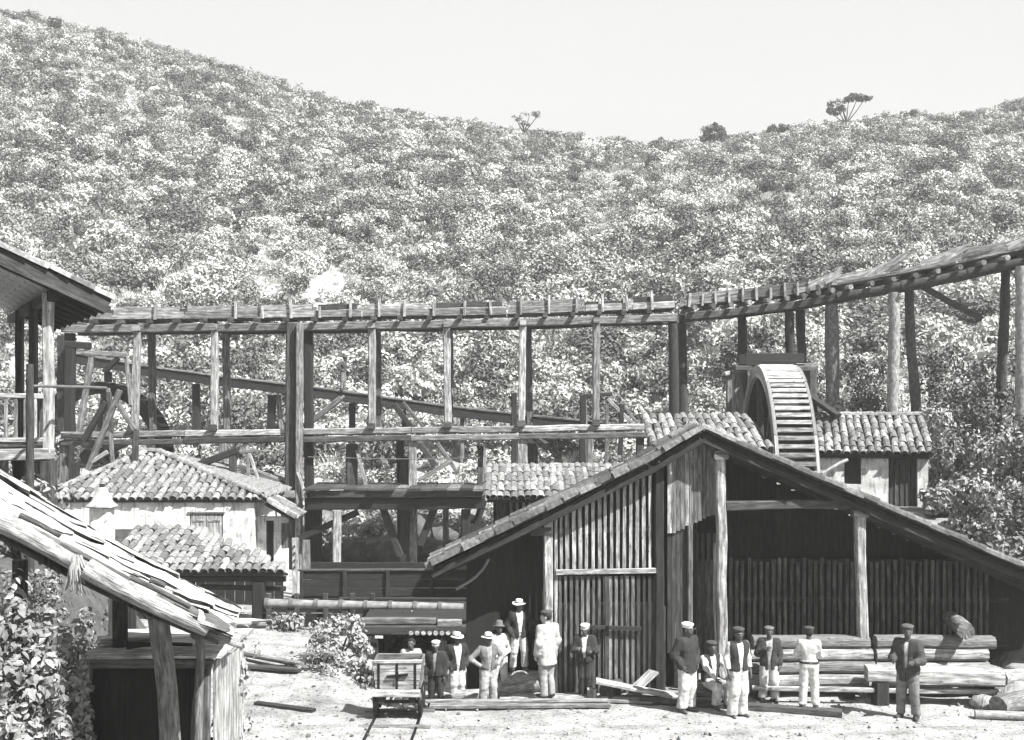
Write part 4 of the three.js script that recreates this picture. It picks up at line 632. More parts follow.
// frame of poles beside the small wheel
{
  const D = 39.6, t = thing('hoist_frame', 'spindly hoist frame of crossed poles before the small waterwheel', 'frame', V(PX(95, D), gh(PX(95, D), -D), -D));
  for (const [a, b, c, d, w, m] of [[79, 432, 92, 356, 0.2, M.mid], [131, 405, 126, 356, 0.13, M.mid], [78, 352, 127, 355, 0.22, M.pale], [88, 470, 120, 390, 0.2, M.mid], [108, 388, 113, 468, 0.13, M.mid], [112, 432, 109, 392, 0.16, M.brown], [84, 440, 106, 402, 0.24, M.dark], [135, 465, 136, 430, 0.2, M.brown], [92, 462, 108, 452, 0.18, M.pale], [72, 466, 124, 467, 0.14, M.dark], [66, 344, 90, 346, 0.3, M.dark], [104, 372, 118, 358, 0.2, M.dark], [118, 404, 135, 430, 0.2, M.mid]]) { const p = P(a, b, D), q = P(c, d, D); part(t, 'pole', bar(p, q, w, w * 0.85), pick(m)); }
  for (const [px, w] of [[76, 0.22], [136, 0.2], [112, 0.18]]) part(t, 'leg', bar(V(PX(px, D), gh(PX(px, D), -D) - 0.1, -D), P(px, 463, D), w, w), pick(M.dark));
}
// ---------------------------------------------------------------- bark-roofed hut in the left foreground
{
  const t = thing('bark_hut', 'foreground hut with a pale bark roof held down by a log', 'hut', V(-3.9, gh(-3.9, -12), -12));
  const nearA = P(-40, 505, 10.6), nearB = P(226, 636, 10.6), farA = P(-40, 452, 13.6), farB = P(236, 612, 13.6);
  const at = (u, v, dy = 0) => { const p = nearA.clone().lerp(nearB, u).lerp(farA.clone().lerp(farB, u), v); p.y += dy + 0.16 * Math.sin(Math.PI * v) * (1 - 0.4 * u) - 0.07 * Math.sin(Math.PI * u); return p; };
  const under = []; { const pos = [], idx = [], uv = []; const n = 16, m = 8; for (const [dy, f] of [[-0.03, 1], [-0.12, 0]]) { const b0 = pos.length / 3; for (let i = 0; i <= n; i++) for (let j = 0; j <= m; j++) { const p = at(i / n * 0.97, j / m, dy); pos.push(p.x, p.y, p.z); uv.push(i / n * 3, j / m * 2); } for (let i = 0; i < n; i++) for (let j = 0; j < m; j++) { const a = b0 + i * (m + 1) + j; f ? idx.push(a, a + m + 1, a + 1, a + 1, a + m + 1, a + m + 2) : idx.push(a, a + 1, a + m + 1, a + 1, a + m + 2, a + m + 1); } } const g = new THREE.BufferGeometry(); g.setAttribute('position', new THREE.Float32BufferAttribute(pos, 3)); g.setAttribute('uv', new THREE.Float32BufferAttribute(uv, 2)); g.setIndex(idx); g.computeVertexNormals(); part(t, 'roof_mat', g, mk(0.45, plasT, barkB, 0.012, 0.9)); }
  const paleBark = [0.4, 0.5, 0.6, 0.68].map((q) => mk(q, plasT, barkB, 0.012, 0.9));
  for (let k = 0; k < 60; k++) {            // overlapping sheets of bark laid down the slope, ragged at the ends
    const v = (k % 10) / 9 + rr(-0.04, 0.04), u0 = Math.floor(k / 10) / 6 * 0.96 - 0.03 + rr(0, 0.06), u1 = Math.min(1.03, u0 + rr(0.24, 0.36)), n = 7, wv = rr(0.08, 0.14), lift = 0.015 + (6 - Math.floor(k / 10)) * 0.004 + rr(0, 0.014);
    const pos = [], uv = [], idx = [], ph = rnd() * 40, curl = rr(-0.02, 0.05);
    for (let i = 0; i <= n; i++) for (let j = 0; j <= 3; j++) { const uu = lerp(u0, u1, i / n), w = wv * (1 + 0.25 * N(i * 0.7 + ph, j)) * (i === n ? rr(0.5, 1) : 1), vv = v + (j / 3 - 0.5) * 2 * w; const p = at(uu, clamp(vv, -0.03, 1.03), lift + curl * Math.pow(Math.abs(j / 3 - 0.5) * 2, 2) + 0.025 * N(i * 0.6, j * 0.9, ph) + 0.03 * (i / n)); pos.push(p.x, p.y, p.z); uv.push(uu * 2.4 + ph, vv * 1.6 + ph); }
    for (let i = 0; i < n; i++) for (let j = 0; j < 3; j++) { const a = i * 4 + j; idx.push(a, a + 4, a + 1, a + 1, a + 4, a + 5); }
    const g = new THREE.BufferGeometry(); g.setAttribute('position', new THREE.Float32BufferAttribute(pos, 3)); g.setAttribute('uv', new THREE.Float32BufferAttribute(uv, 2)); g.setIndex(idx); g.computeVertexNormals();
    const low = g.clone().translate(0, -0.018, 0); { const a = low.index.array; for (let i = 0; i < a.length; i += 3) { const s = a[i]; a[i] = a[i + 1]; a[i + 1] = s; } low.computeVertexNormals(); }
    part(t, 'bark_sheet', norm([g, low]), pick(v < 0.2 && rnd() < 0.35 ? M.bark.slice(0, 2) : paleBark));
  }
  part(t, 'edge_log', log([P(-40, 508, 10.5), P(20, 533, 10.5), P(74, 563, 10.5)], 0.085, 0.075), M.bark[2]); part(t, 'edge_log', log([P(86, 568, 10.35), P(130, 592, 10.4), P(170, 612, 10.5), P(208, 630, 10.6)], 0.1, 0.07, { lump: 0.15 }), M.bark[2]);
  part(t, 'edge_log', log([P(204, 628, 10.7), P(222, 638, 10.7), P(242, 646, 10.7)], 0.05, 0.03), M.bark[2]);
  for (const [a, b, c, d, D] of [[60, 545, 130, 580, 10.55], [130, 577, 190, 607, 10.7], [150, 580, 165, 586, 10.6], [20, 515, 60, 536, 10.6]]) part(t, 'lashing_pole', log([P(a, b, D), P((a + c) / 2, (b + d) / 2 - 1, D), P(c, d, D)], 0.03, 0.025, { sides: 6 }), M.bark[0]);
  const fib = []; for (let k = 0; k < 26; k++) { const a = P(76 + rr(-4, 6), 557 + rr(-3, 3), 10.38), b = a.clone().add(V(rr(-0.12, 0.1), rr(-0.34, -0.15), rr(0, 0.06))); fib.push(log([a, a.clone().lerp(b, 0.5).add(V(rr(-0.02, 0.02), 0, 0.03)), b], 0.012, 0.006, { sides: 5, seg: 4 })); } part(t, 'fibre_lashing', norm(fib), M.fibre);
  const pb = P(170, 760, 11.3); part(t, 'post', log([V(pb.x + 0.02, gh(pb.x, pb.z) - 0.3, pb.z), P(168, 700, 11.3), P(158, 616, 11.3)], 0.115, 0.1, { lump: 0.12 }), M.bark[1]);
  const pc = P(197, 760, 12.8); part(t, 'post', log([V(pc.x, gh(pc.x, pc.z) - 0.3, pc.z), P(199, 690, 12.8), P(201, 640, 12.8), P(198, 628, 12.8)], 0.055, 0.05, { lump: 0.2 }), M.bark[1]);
  part(t, 'purlin', log([P(150, 610, 10.85), P(157, 607, 12), P(163, 604, 13.4)], 0.1, 0.09), M.bark[1]); part(t, 'purlin', log([P(196, 634, 11.2), P(200, 630, 12.4), P(203, 627, 13.4)], 0.06, 0.06), M.bark[0]);
  for (const [px, py, D] of [[20, 560, 13.2], [120, 600, 13.3]]) { const p = P(px, py, D); part(t, 'post', log([V(p.x, gh(p.x, p.z) - 0.2, p.z), V(p.x, (p.y + gh(p.x, p.z)) / 2, p.z), p], 0.1, 0.09), M.barkDark[1]); }
}
{
  const D = 13.0, t = thing('timber_bin', 'dark boarded bin with a pale plank top under the bark roof', 'bin', V(PX(150, D), gh(PX(150, D), -D), -D));
  const x0 = PX(93, D), x1 = PX(206, D), yT = P(0, 657, D).y, gb = gh((x0 + x1) / 2, -D) - 0.3, zB = -14.4;
  const front = thingPart(t, 'front', V((x0 + x1) / 2, gb, -D)); for (let k = 0; k < 7; k++) { const w = (x1 - x0) / 7; part(front, 'board', bar(V(x0 + (k + 0.5) * w, gb, -D), V(x0 + (k + 0.5) * w, yT - 0.03, -D), w * 0.985, 0.04, { up: V(0, 0, 1), jit: 0.02 }), pick(M.dark.slice(0, 2))); }
  for (const [x, w, m] of [[x0 - 0.03, 0.07, M.mid[1]], [x1 + 0.02, 0.09, M.mid[0]]]) part(t, 'corner_post', bar(V(x, gb, -D + 0.05), V(x, yT - 0.02, -D + 0.05), w, 0.09), m);
  const sideB = thingPart(t, 'side', V(x1 + 0.1, gb, -D - 0.7)); for (let k = 0; k < 5; k++) part(sideB, 'board', bar(V(x1 + 0.1, gb, -D - 0.13 - k * 0.27), V(x1 + 0.1, yT - 0.05, -D - 0.13 - k * 0.27), 0.255, 0.04, { up: V(1, 0, 0), jit: 0.02 }), pick(M.pale.slice(2)));
  for (let k = 0; k < 5; k++) part(t, 'top_plank', bar(V(x0 - 0.08 + rr(-0.05, 0.03), yT + 0.03 + rr(0, 0.02), -D + 0.02 - k * 0.3), V(x1 + 0.2 + rr(-0.06, 0.06), yT + 0.03 + rr(0, 0.02), -D + 0.02 - k * 0.3), 0.28, 0.05, { jit: 0.05 }), pick(M.pale.slice(2)));
  part(t, 'top_edge', bar(V(x0 - 0.05, yT - 0.05, -D + 0.12), V(x1 + 0.12, yT - 0.05, -D + 0.12), 0.06, 0.1), M.mid[0]);
  single('loose_plank', 'tapered pale plank lying on the bin under the bark roof', 'plank', bar(V(PX(102, 13.4), yT + 0.14, -13.3), V(PX(162, 13.6), yT + 0.1, -13.7), 0.22, 0.05, { taper: 0.5 }), M.pale[3]);
  single('loose_stick', 'dark crooked stick lying on the plank top of the bin', 'stick', log([V(PX(128, 13.1), yT + 0.11, -13.05), V(PX(150, 13.1), yT + 0.13, -13.1), V(PX(190, 13.1), yT + 0.1, -13.2)], 0.035, 0.02, { sides: 6 }), M.barkDark[0]);
  const s = thing('plank_step', 'short dark block with a pale top left of the bin', 'step', V(PX(78, 12.9), gb, -12.9));
  part(s, 'block', bar(V(PX(84, 12.9), gb, -12.9), V(PX(84, 12.9), P(0, 693, 12.9).y, -12.9), 0.18, 0.2), M.dark[1]); part(s, 'tread', bar(V(PX(62, 12.7), P(0, 719, 12.7).y, -12.7), V(PX(89, 12.7), P(0, 716, 12.7).y, -12.7), 0.3, 0.08), M.pale[2]); part(s, 'cap', bar(V(PX(76, 12.8), P(0, 690, 12.8).y, -12.8), V(PX(91, 12.8), P(0, 690, 12.8).y, -12.8), 0.24, 0.05), M.pale[2]);
  part(s, 'block', bar(V(PX(76, 12.6), gb - 0.2, -12.7), V(PX(76, 12.6), P(0, 721, 12.6).y, -12.7), 0.28, 0.2), M.dark[1]);
  // upright board screen behind the bin
  const b = thing('board_screen', 'few dark upright boards standing behind the bin', 'screen', V(PX(120, 15), gh(PX(120, 15), -15), -15)); for (let k = 0; k < 4; k++) part(b, 'board', bar(V(PX(112 + k * 7, 15), gh(PX(120, 15), -15) - 0.2, -15), V(PX(112 + k * 7, 15), P(0, 590, 15).y, -15), 0.09, 0.03, { up: V(0, 0, 1) }), pick(M.brown));
}
// ---------------------------------------------------------------- tank, pipe and dark working in the middle
{
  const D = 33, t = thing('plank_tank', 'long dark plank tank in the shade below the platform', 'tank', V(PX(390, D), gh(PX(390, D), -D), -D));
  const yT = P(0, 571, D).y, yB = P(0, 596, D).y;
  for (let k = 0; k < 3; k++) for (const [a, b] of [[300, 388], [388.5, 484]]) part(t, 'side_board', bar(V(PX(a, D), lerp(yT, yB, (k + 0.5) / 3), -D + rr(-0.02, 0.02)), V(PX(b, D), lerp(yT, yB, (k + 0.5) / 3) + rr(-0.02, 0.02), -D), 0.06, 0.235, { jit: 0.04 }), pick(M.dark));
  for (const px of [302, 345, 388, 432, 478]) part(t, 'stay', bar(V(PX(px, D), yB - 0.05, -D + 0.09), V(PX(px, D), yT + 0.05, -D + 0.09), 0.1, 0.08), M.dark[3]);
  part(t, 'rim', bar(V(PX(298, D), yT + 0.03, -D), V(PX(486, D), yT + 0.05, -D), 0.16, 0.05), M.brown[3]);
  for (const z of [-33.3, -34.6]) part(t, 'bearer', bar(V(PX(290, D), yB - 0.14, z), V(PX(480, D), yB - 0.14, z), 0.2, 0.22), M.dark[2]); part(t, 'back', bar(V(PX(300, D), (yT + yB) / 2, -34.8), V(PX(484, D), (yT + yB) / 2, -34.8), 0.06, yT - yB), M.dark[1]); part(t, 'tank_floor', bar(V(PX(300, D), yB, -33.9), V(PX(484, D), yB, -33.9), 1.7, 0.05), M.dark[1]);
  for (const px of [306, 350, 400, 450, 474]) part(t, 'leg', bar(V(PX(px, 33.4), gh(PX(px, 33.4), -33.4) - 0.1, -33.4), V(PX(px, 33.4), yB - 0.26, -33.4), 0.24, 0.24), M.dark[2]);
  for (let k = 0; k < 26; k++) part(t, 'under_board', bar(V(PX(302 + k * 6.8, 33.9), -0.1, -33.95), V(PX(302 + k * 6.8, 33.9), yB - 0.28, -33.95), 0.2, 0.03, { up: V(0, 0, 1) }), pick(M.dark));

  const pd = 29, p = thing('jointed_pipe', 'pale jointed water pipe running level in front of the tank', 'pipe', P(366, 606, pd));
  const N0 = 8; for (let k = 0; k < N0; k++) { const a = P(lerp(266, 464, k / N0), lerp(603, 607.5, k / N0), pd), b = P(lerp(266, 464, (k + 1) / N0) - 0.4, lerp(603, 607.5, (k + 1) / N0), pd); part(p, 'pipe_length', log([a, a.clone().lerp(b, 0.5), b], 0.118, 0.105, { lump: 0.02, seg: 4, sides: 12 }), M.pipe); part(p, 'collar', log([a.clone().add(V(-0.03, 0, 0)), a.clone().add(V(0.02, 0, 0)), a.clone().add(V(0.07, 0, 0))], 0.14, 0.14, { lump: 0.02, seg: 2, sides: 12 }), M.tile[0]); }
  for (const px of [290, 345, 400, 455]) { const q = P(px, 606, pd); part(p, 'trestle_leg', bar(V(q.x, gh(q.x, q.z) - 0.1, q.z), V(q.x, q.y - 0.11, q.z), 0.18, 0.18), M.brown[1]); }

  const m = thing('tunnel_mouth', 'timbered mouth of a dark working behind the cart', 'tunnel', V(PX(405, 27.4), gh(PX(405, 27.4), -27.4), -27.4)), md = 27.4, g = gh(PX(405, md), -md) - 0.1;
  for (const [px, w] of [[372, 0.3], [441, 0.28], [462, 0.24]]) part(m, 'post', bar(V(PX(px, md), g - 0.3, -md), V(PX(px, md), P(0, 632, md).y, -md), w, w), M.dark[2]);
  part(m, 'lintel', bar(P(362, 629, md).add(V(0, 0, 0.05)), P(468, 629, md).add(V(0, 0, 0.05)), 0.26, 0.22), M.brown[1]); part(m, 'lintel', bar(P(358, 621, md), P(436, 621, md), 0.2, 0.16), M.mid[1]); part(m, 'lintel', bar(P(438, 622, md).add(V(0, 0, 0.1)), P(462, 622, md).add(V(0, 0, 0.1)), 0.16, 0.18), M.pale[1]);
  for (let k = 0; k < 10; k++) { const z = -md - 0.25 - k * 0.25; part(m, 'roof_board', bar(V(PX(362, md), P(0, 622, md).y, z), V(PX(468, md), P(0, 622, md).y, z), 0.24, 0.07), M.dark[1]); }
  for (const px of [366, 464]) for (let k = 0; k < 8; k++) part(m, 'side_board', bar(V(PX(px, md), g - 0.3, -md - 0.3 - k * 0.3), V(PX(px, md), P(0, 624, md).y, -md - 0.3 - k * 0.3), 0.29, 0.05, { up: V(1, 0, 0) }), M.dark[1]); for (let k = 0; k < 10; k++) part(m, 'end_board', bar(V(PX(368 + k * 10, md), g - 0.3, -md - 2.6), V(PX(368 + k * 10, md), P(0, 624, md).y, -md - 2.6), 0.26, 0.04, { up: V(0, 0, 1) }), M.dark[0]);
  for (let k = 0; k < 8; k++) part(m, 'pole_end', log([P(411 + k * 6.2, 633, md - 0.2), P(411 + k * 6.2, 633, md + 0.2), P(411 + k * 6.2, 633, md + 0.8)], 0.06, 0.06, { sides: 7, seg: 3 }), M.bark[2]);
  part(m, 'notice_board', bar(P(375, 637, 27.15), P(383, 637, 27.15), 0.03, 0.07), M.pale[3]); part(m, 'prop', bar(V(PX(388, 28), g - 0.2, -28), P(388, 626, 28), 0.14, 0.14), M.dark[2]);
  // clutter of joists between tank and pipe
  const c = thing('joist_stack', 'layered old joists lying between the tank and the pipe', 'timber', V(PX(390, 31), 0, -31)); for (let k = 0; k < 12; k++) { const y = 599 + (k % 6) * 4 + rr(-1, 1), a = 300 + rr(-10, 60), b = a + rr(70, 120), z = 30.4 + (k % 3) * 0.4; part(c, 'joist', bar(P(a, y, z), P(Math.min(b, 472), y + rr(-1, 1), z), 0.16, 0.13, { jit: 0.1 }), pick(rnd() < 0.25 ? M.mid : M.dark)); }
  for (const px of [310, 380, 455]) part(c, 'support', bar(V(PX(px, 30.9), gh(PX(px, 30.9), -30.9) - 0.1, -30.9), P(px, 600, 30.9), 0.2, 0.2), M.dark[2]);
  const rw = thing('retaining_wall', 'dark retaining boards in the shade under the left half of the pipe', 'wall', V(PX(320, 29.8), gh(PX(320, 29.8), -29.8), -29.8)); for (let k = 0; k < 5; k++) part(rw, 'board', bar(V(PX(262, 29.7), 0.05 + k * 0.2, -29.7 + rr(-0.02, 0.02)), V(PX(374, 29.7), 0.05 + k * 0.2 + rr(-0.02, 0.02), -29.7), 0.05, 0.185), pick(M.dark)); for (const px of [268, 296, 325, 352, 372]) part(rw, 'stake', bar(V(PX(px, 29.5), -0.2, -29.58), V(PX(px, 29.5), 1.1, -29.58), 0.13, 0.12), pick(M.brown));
  // upright notched board and stub by the pillar
  const n = thing('notched_board', 'tall pale board with peg holes standing at the foot of the pillar', 'board', V(PX(296, 35), gh(PX(296, 35), -35), -35)); part(n, 'plank', bar(V(PX(296, 35), gh(PX(296, 35), -35) - 0.1, -35), P(295, 538, 35), 0.2, 0.06, { up: V(0, 0, 1), jit: 0.04 }), M.pale[3]); for (let k = 0; k < 4; k++) part(n, 'peg', bar(P(294.5, 546 + k * 7, 34.97), P(294.5, 546 + k * 7, 34.93), 0.05, 0.05), M.dark[1]);
  const n2 = single('stub_plank', 'short broad grey plank standing right of the notched board', 'board', bar(V(PX(307, 35.3), gh(PX(307, 35.3), -35.3) - 0.05, -35.3), P(306, 540, 35.3), 0.24, 0.06, { up: V(0, 0, 1) }), M.mid[3]);
}
// ---------------------------------------------------------------- bushes, trees, stones
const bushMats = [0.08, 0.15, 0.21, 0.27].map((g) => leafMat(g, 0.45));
const stemMat = mk(0.08, barkT, null, 0, 0.9);
function bush(label, px, pyTop, D, R, o = {}) {
  const x = PX(px, D), z = -D, g = gh(x, z) - 0.05, hgt = Math.max(0.6, P(px, pyTop, D).y - g);
  const t = thing('leafy_bush', label, 'bush', V(x, g, z), o.group);
  const lobes = []; const n = o.lobes ?? 11; for (let i = 0; i < n; i++) { const a = rnd() * 6.28, q = Math.sqrt(rnd()) * R * 0.75, f = rr(0.12, 0.86); lobes.push([Math.cos(a) * q * (1.1 - 0.4 * f), f * hgt, Math.sin(a) * q * (1.1 - 0.4 * f), rr(o.lr ?? 0.3, (o.lr ?? 0.3) * 1.7) * R, rr(0.09, 0.17) * hgt + 0.06]); }
  const geo = leafCloud(lobes, o.count ?? 900, o.leaf ?? 0.17, (o.leaf ?? 0.17) * (o.fat ?? 0.6), 0.25, broadLeaf); const f = shade(new THREE.Mesh(geo, o.mat ?? bushMats[1])); f.name = 'foliage'; stuff(f); t.add(f);
  for (let i = 0; i < Math.min(6, n); i++) { const L = lobes[i]; const st = shade(new THREE.Mesh(log([V(rr(-0.1, 0.1), -0.05, rr(-0.1, 0.1)), V(L[0] * 0.4, L[1] * 0.5, L[2] * 0.4), V(L[0], L[1], L[2])], 0.035, 0.012, { sides: 5, seg: 5 }), stemMat)); st.name = 'stem'; t.add(st); }
  return t;
}
const RB = 'bushes on the right bank', LB = 'bushes under the bark roof';
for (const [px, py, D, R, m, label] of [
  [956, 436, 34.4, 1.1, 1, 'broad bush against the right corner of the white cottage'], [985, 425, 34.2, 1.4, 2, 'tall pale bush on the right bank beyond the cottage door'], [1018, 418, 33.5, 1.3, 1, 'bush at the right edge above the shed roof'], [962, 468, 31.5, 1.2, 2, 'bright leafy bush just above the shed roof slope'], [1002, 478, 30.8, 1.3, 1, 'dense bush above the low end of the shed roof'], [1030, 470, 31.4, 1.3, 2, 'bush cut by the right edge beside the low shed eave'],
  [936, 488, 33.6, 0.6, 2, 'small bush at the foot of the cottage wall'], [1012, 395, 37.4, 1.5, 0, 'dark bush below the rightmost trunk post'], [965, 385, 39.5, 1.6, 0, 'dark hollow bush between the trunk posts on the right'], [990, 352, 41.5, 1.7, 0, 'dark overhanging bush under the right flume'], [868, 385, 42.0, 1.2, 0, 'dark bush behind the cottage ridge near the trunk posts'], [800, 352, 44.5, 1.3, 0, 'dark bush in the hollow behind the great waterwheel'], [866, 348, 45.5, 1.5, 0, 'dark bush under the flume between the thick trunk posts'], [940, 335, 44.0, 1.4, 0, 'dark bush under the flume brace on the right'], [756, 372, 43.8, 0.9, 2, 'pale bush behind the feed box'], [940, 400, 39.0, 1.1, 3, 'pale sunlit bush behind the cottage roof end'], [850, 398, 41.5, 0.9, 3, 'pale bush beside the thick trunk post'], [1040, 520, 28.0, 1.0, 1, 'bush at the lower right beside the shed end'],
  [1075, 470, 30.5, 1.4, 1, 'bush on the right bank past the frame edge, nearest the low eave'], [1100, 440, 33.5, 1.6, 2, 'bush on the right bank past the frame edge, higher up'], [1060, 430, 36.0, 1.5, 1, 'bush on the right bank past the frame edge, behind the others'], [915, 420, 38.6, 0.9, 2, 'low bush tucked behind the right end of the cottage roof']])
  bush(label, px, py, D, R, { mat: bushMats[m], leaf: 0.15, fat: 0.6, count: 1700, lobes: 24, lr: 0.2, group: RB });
for (const [px, py, D, R, m, label] of [[-10, 548, 9.9, 0.5, 2, 'large leaved bush under the upper end of the bark roof'], [38, 572, 10.0, 0.36, 1, 'bright large leaved bush below the lashed end of the roof log'], [-14, 620, 9.6, 0.5, 1, 'pale large leaved bush at the left edge'], [34, 640, 9.8, 0.42, 2, 'leafy bush left of the dark bin'], [4, 690, 9.5, 0.5, 2, 'low pale bush in the bottom left corner'], [70, 616, 11.6, 0.3, 2, 'small bright plant beside the plank step'], [98, 600, 15.6, 0.6, 1, 'bush behind the bin at its left corner'], [30, 560, 15.5, 0.9, 1, 'shaded bush behind the foreground hut post'], [52, 690, 10.4, 0.26, 1, 'low weeds at the foot of the plank step']])
  bush(label, px, py, D, R, { mat: bushMats[m], leaf: 0.08, fat: 0.6, count: 1500, lobes: 26, lr: 0.18, group: LB });
bush('scrubby plant among stones below the verandah', 20, 458, 19.0, 0.7, { mat: bushMats[2], leaf: 0.12, count: 500 }); bush('weeds at the foot of the verandah corner post', 48, 466, 19.2, 0.6, { mat: bushMats[1], leaf: 0.12, count: 400 });
bush('vine covered bush on the mud bank left of the cart', 338, 612, 25.6, 0.95, { mat: bushMats[3], leaf: 0.1, fat: 0.6, count: 2200, lobes: 30, lr: 0.18 }); bush('low weeds at the foot of the vine covered bush', 325, 662, 24.8, 0.6, { mat: bushMats[2], leaf: 0.1, count: 420 }); bush('dark weed tuft beside the cart wheel', 361, 672, 24.6, 0.35, { mat: bushMats[1], leaf: 0.1, count: 260 }); bush('ragged weeds hanging at the low end of the bark roof', 232, 620, 14.4, 0.4, { mat: bushMats[2], leaf: 0.09, count: 300 }); bush('trailing weeds over the boards above the tunnel mouth', 398, 606, 28.6, 0.5, { mat: bushMats[2], leaf: 0.09, count: 350, lobes: 12 }); bush('weed tuft on the joists left of the shed end', 446, 612, 28.4, 0.3, { mat: bushMats[2], leaf: 0.09, count: 200 }); bush('weeds growing by the dark lean-to post', 285, 612, 29.0, 0.6, { mat: bushMats[2], leaf: 0.12, count: 320 });
for (const [px, py, D, label] of [[320, 520, 44.5, 'bush behind the great pillar under the platform'], [440, 512, 45.5, 'bush in the gap under the platform'], [352, 545, 43.6, 'low bush behind the pale platform post'], [480, 520, 44.5, 'bush behind the right end of the platform'], [220, 470, 45.6, 'bush behind the ridge of the plastered house']]) bush(label, px, py, D, 1.1, { mat: bushMats[2], leaf: 0.18, count: 700, group: 'bushes behind the platform' });

function tree(label, px, pyBase, pyTop, D, lobesPx, o = {}) {   // lobes given as px offsets: [dx, dy, r, flat]
  const base = P(px, pyBase, D); base.y = gh(base.x, base.z) - 0.2; const k = D / F, up = base.y + 0.5, t = thing('hilltop_tree', label, 'tree', base);
  const loc = lobesPx.map(([dx, dy, r, f]) => [dx * k, up - base.y + dy * 1.12 * k, rr(-0.5, 0.5) * r * k, r * 1.3 * k, r * 1.3 * k * (f ?? 0.6)]);
  const sub = []; loc.forEach((L) => { for (let i = 0; i < 6; i++) sub.push([L[0] + rr(-0.9, 0.9) * L[3], L[1] + rr(-0.5, 0.6) * L[4], L[2] + rr(-0.9, 0.9) * L[3], L[3] * rr(0.25, 0.55), L[4] * rr(0.3, 0.6)]); });
  const crown = shade(new THREE.Mesh(leafCloud(sub, (o.count ?? 700) * 2.2, 0.3, 0.16, 0.1), leafMat(o.g ?? 0.05, 0.7))); crown.name = 'crown'; stuff(crown); t.add(crown);
  const tr = shade(new THREE.Mesh(log([V(0, 0, 0), V(rr(-0.15, 0.15), (up - base.y) * 0.5 + 0.5, 0), V(loc[0][0] * 0.3, loc[0][1] * 0.8, 0)], 0.16, 0.1, { sides: 7 }), M.barkDark[0])); tr.name = 'trunk'; t.add(tr);
  loc.forEach((L) => { const b = shade(new THREE.Mesh(log([V(0, (up - base.y) + 0.4, 0), V(L[0] * 0.6, L[1] * 0.6 + 0.2, L[2] * 0.5), V(L[0], L[1], L[2])], 0.09, 0.035, { sides: 6, seg: 6 }), M.barkDark[0])); b.name = 'limb'; t.add(b); });
}
tree('flat topped dark tree alone on the right skyline', 846, 122, 92, 148, [[-9, 18, 8, 0.55], [-14, 13, 6, 0.5], [3, 24, 8, 0.45], [12, 27, 7, 0.35], [19, 25, 5, 0.35]], { count: 1100, g: 0.03 });
tree('round dense dark tree at the dip of the skyline', 713, 150, 128, 148, [[0, 12, 9, 0.8], [-6, 7, 7, 0.8], [7, 8, 7, 0.8], [2, 16, 6, 0.7]], { count: 1400, g: 0.035 });
tree('thin pale tree with sparse branches on the middle skyline', 524, 128, 104, 148, [[-8, 15, 4, 0.5], [6, 20, 6, 0.35], [15, 20, 4, 0.35], [0, 11, 4, 0.5]], { count: 260, g: 0.2 });
tree('small dark tree near the top of the left slope', 52, 25, 11, 147, [[0, 7, 5, 0.8], [4, 4, 4, 0.8]], { count: 420, g: 0.04 });
tree('low dark tree on the skyline left of the flat topped tree', 778, 134, 122, 148, [[0, 5, 6, 0.7], [7, 4, 5, 0.7]], { count: 500, g: 0.05 });
tree('low bushy tree on the right skyline', 914, 122, 109, 148, [[0, 5, 5, 0.7], [-7, 3, 4, 0.7]], { count: 420, g: 0.06 });
tree('pale bushy tree at the right end of the skyline', 1014, 112, 96, 147, [[0, 8, 8, 0.7], [8, 10, 7, 0.7], [-6, 5, 6, 0.7]], { count: 700, g: 0.2 });
tree('small dark tree on the skyline left of the round tree', 660, 149, 138, 148, [[0, 4, 6, 0.6], [-7, 3, 4, 0.6]], { count: 420, g: 0.06 });
tree('bushy tree on the left part of the ridge', 226, 68, 56, 148, [[0, 4, 6, 0.6], [8, 2, 5, 0.6]], { count: 420, g: 0.07 });

const rockGeo = (r, flat, det = 3) => { let g = new THREE.IcosahedronGeometry(r, det); g.deleteAttribute('uv'); g.deleteAttribute('normal'); g = mergeVertices(g); const p = g.getAttribute('position'), ph = rnd() * 60; for (let i = 0; i < p.count; i++) { const v = V(p.getX(i), p.getY(i), p.getZ(i)), q = v.clone().multiplyScalar(1.1 / r); const k = 1 + 0.6 * fbm(q.x + ph, q.y, q.z, 3) + 0.12 * Math.abs(N(q.x * 5 + ph, q.y * 5, q.z * 5)) + 0.05 * N(q.x * 14, q.y * 14, q.z * 14); p.setXYZ(i, v.x * k, v.y * k * flat, v.z * k); } g.computeVertexNormals(); const uv = []; for (let i = 0; i < p.count; i++) uv.push(p.getX(i) / 1.2 + p.getZ(i) * 0.7, p.getY(i) / 1.2 + p.getZ(i) * 0.3); g.setAttribute('uv', new THREE.Float32BufferAttribute(uv, 2)); return g; };
for (let i = 0; i < 26; i++) { const D = rr(42.2, 45.2), px = rr(312, 478), r = rr(0.3, 0.8) * (D > 43.5 ? 1.2 : 0.8), f = rr(0.7, 1), x = PX(px, D); single('boulder', 'rough dark boulder in the heap under the timber platform', 'boulder', rockGeo(r, f, 4).translate(x, gh(x, -D) + r * f * 0.4 + (D - 42.2) * 0.35 * rnd(), -D), i % 9 ? M.rock : M.rockPale, 'boulders heaped under the platform'); }
for (const [px, D, r, label] of [[992, 23.6, 0.5, 'pale stone block at the right end of the log pile'], [1010, 23.0, 0.42, 'pale stone at the lower right by the shed post'], [1018, 24.4, 0.6, 'large pale stone under the low right eave'], [985, 22.4, 0.25, 'small pale stone before the log pile']]) single('stone', label, 'stone', rockGeo(r, 0.75).translate(PX(px, D), gh(PX(px, D), -D) + r * 0.4, -D), M.rockPale);
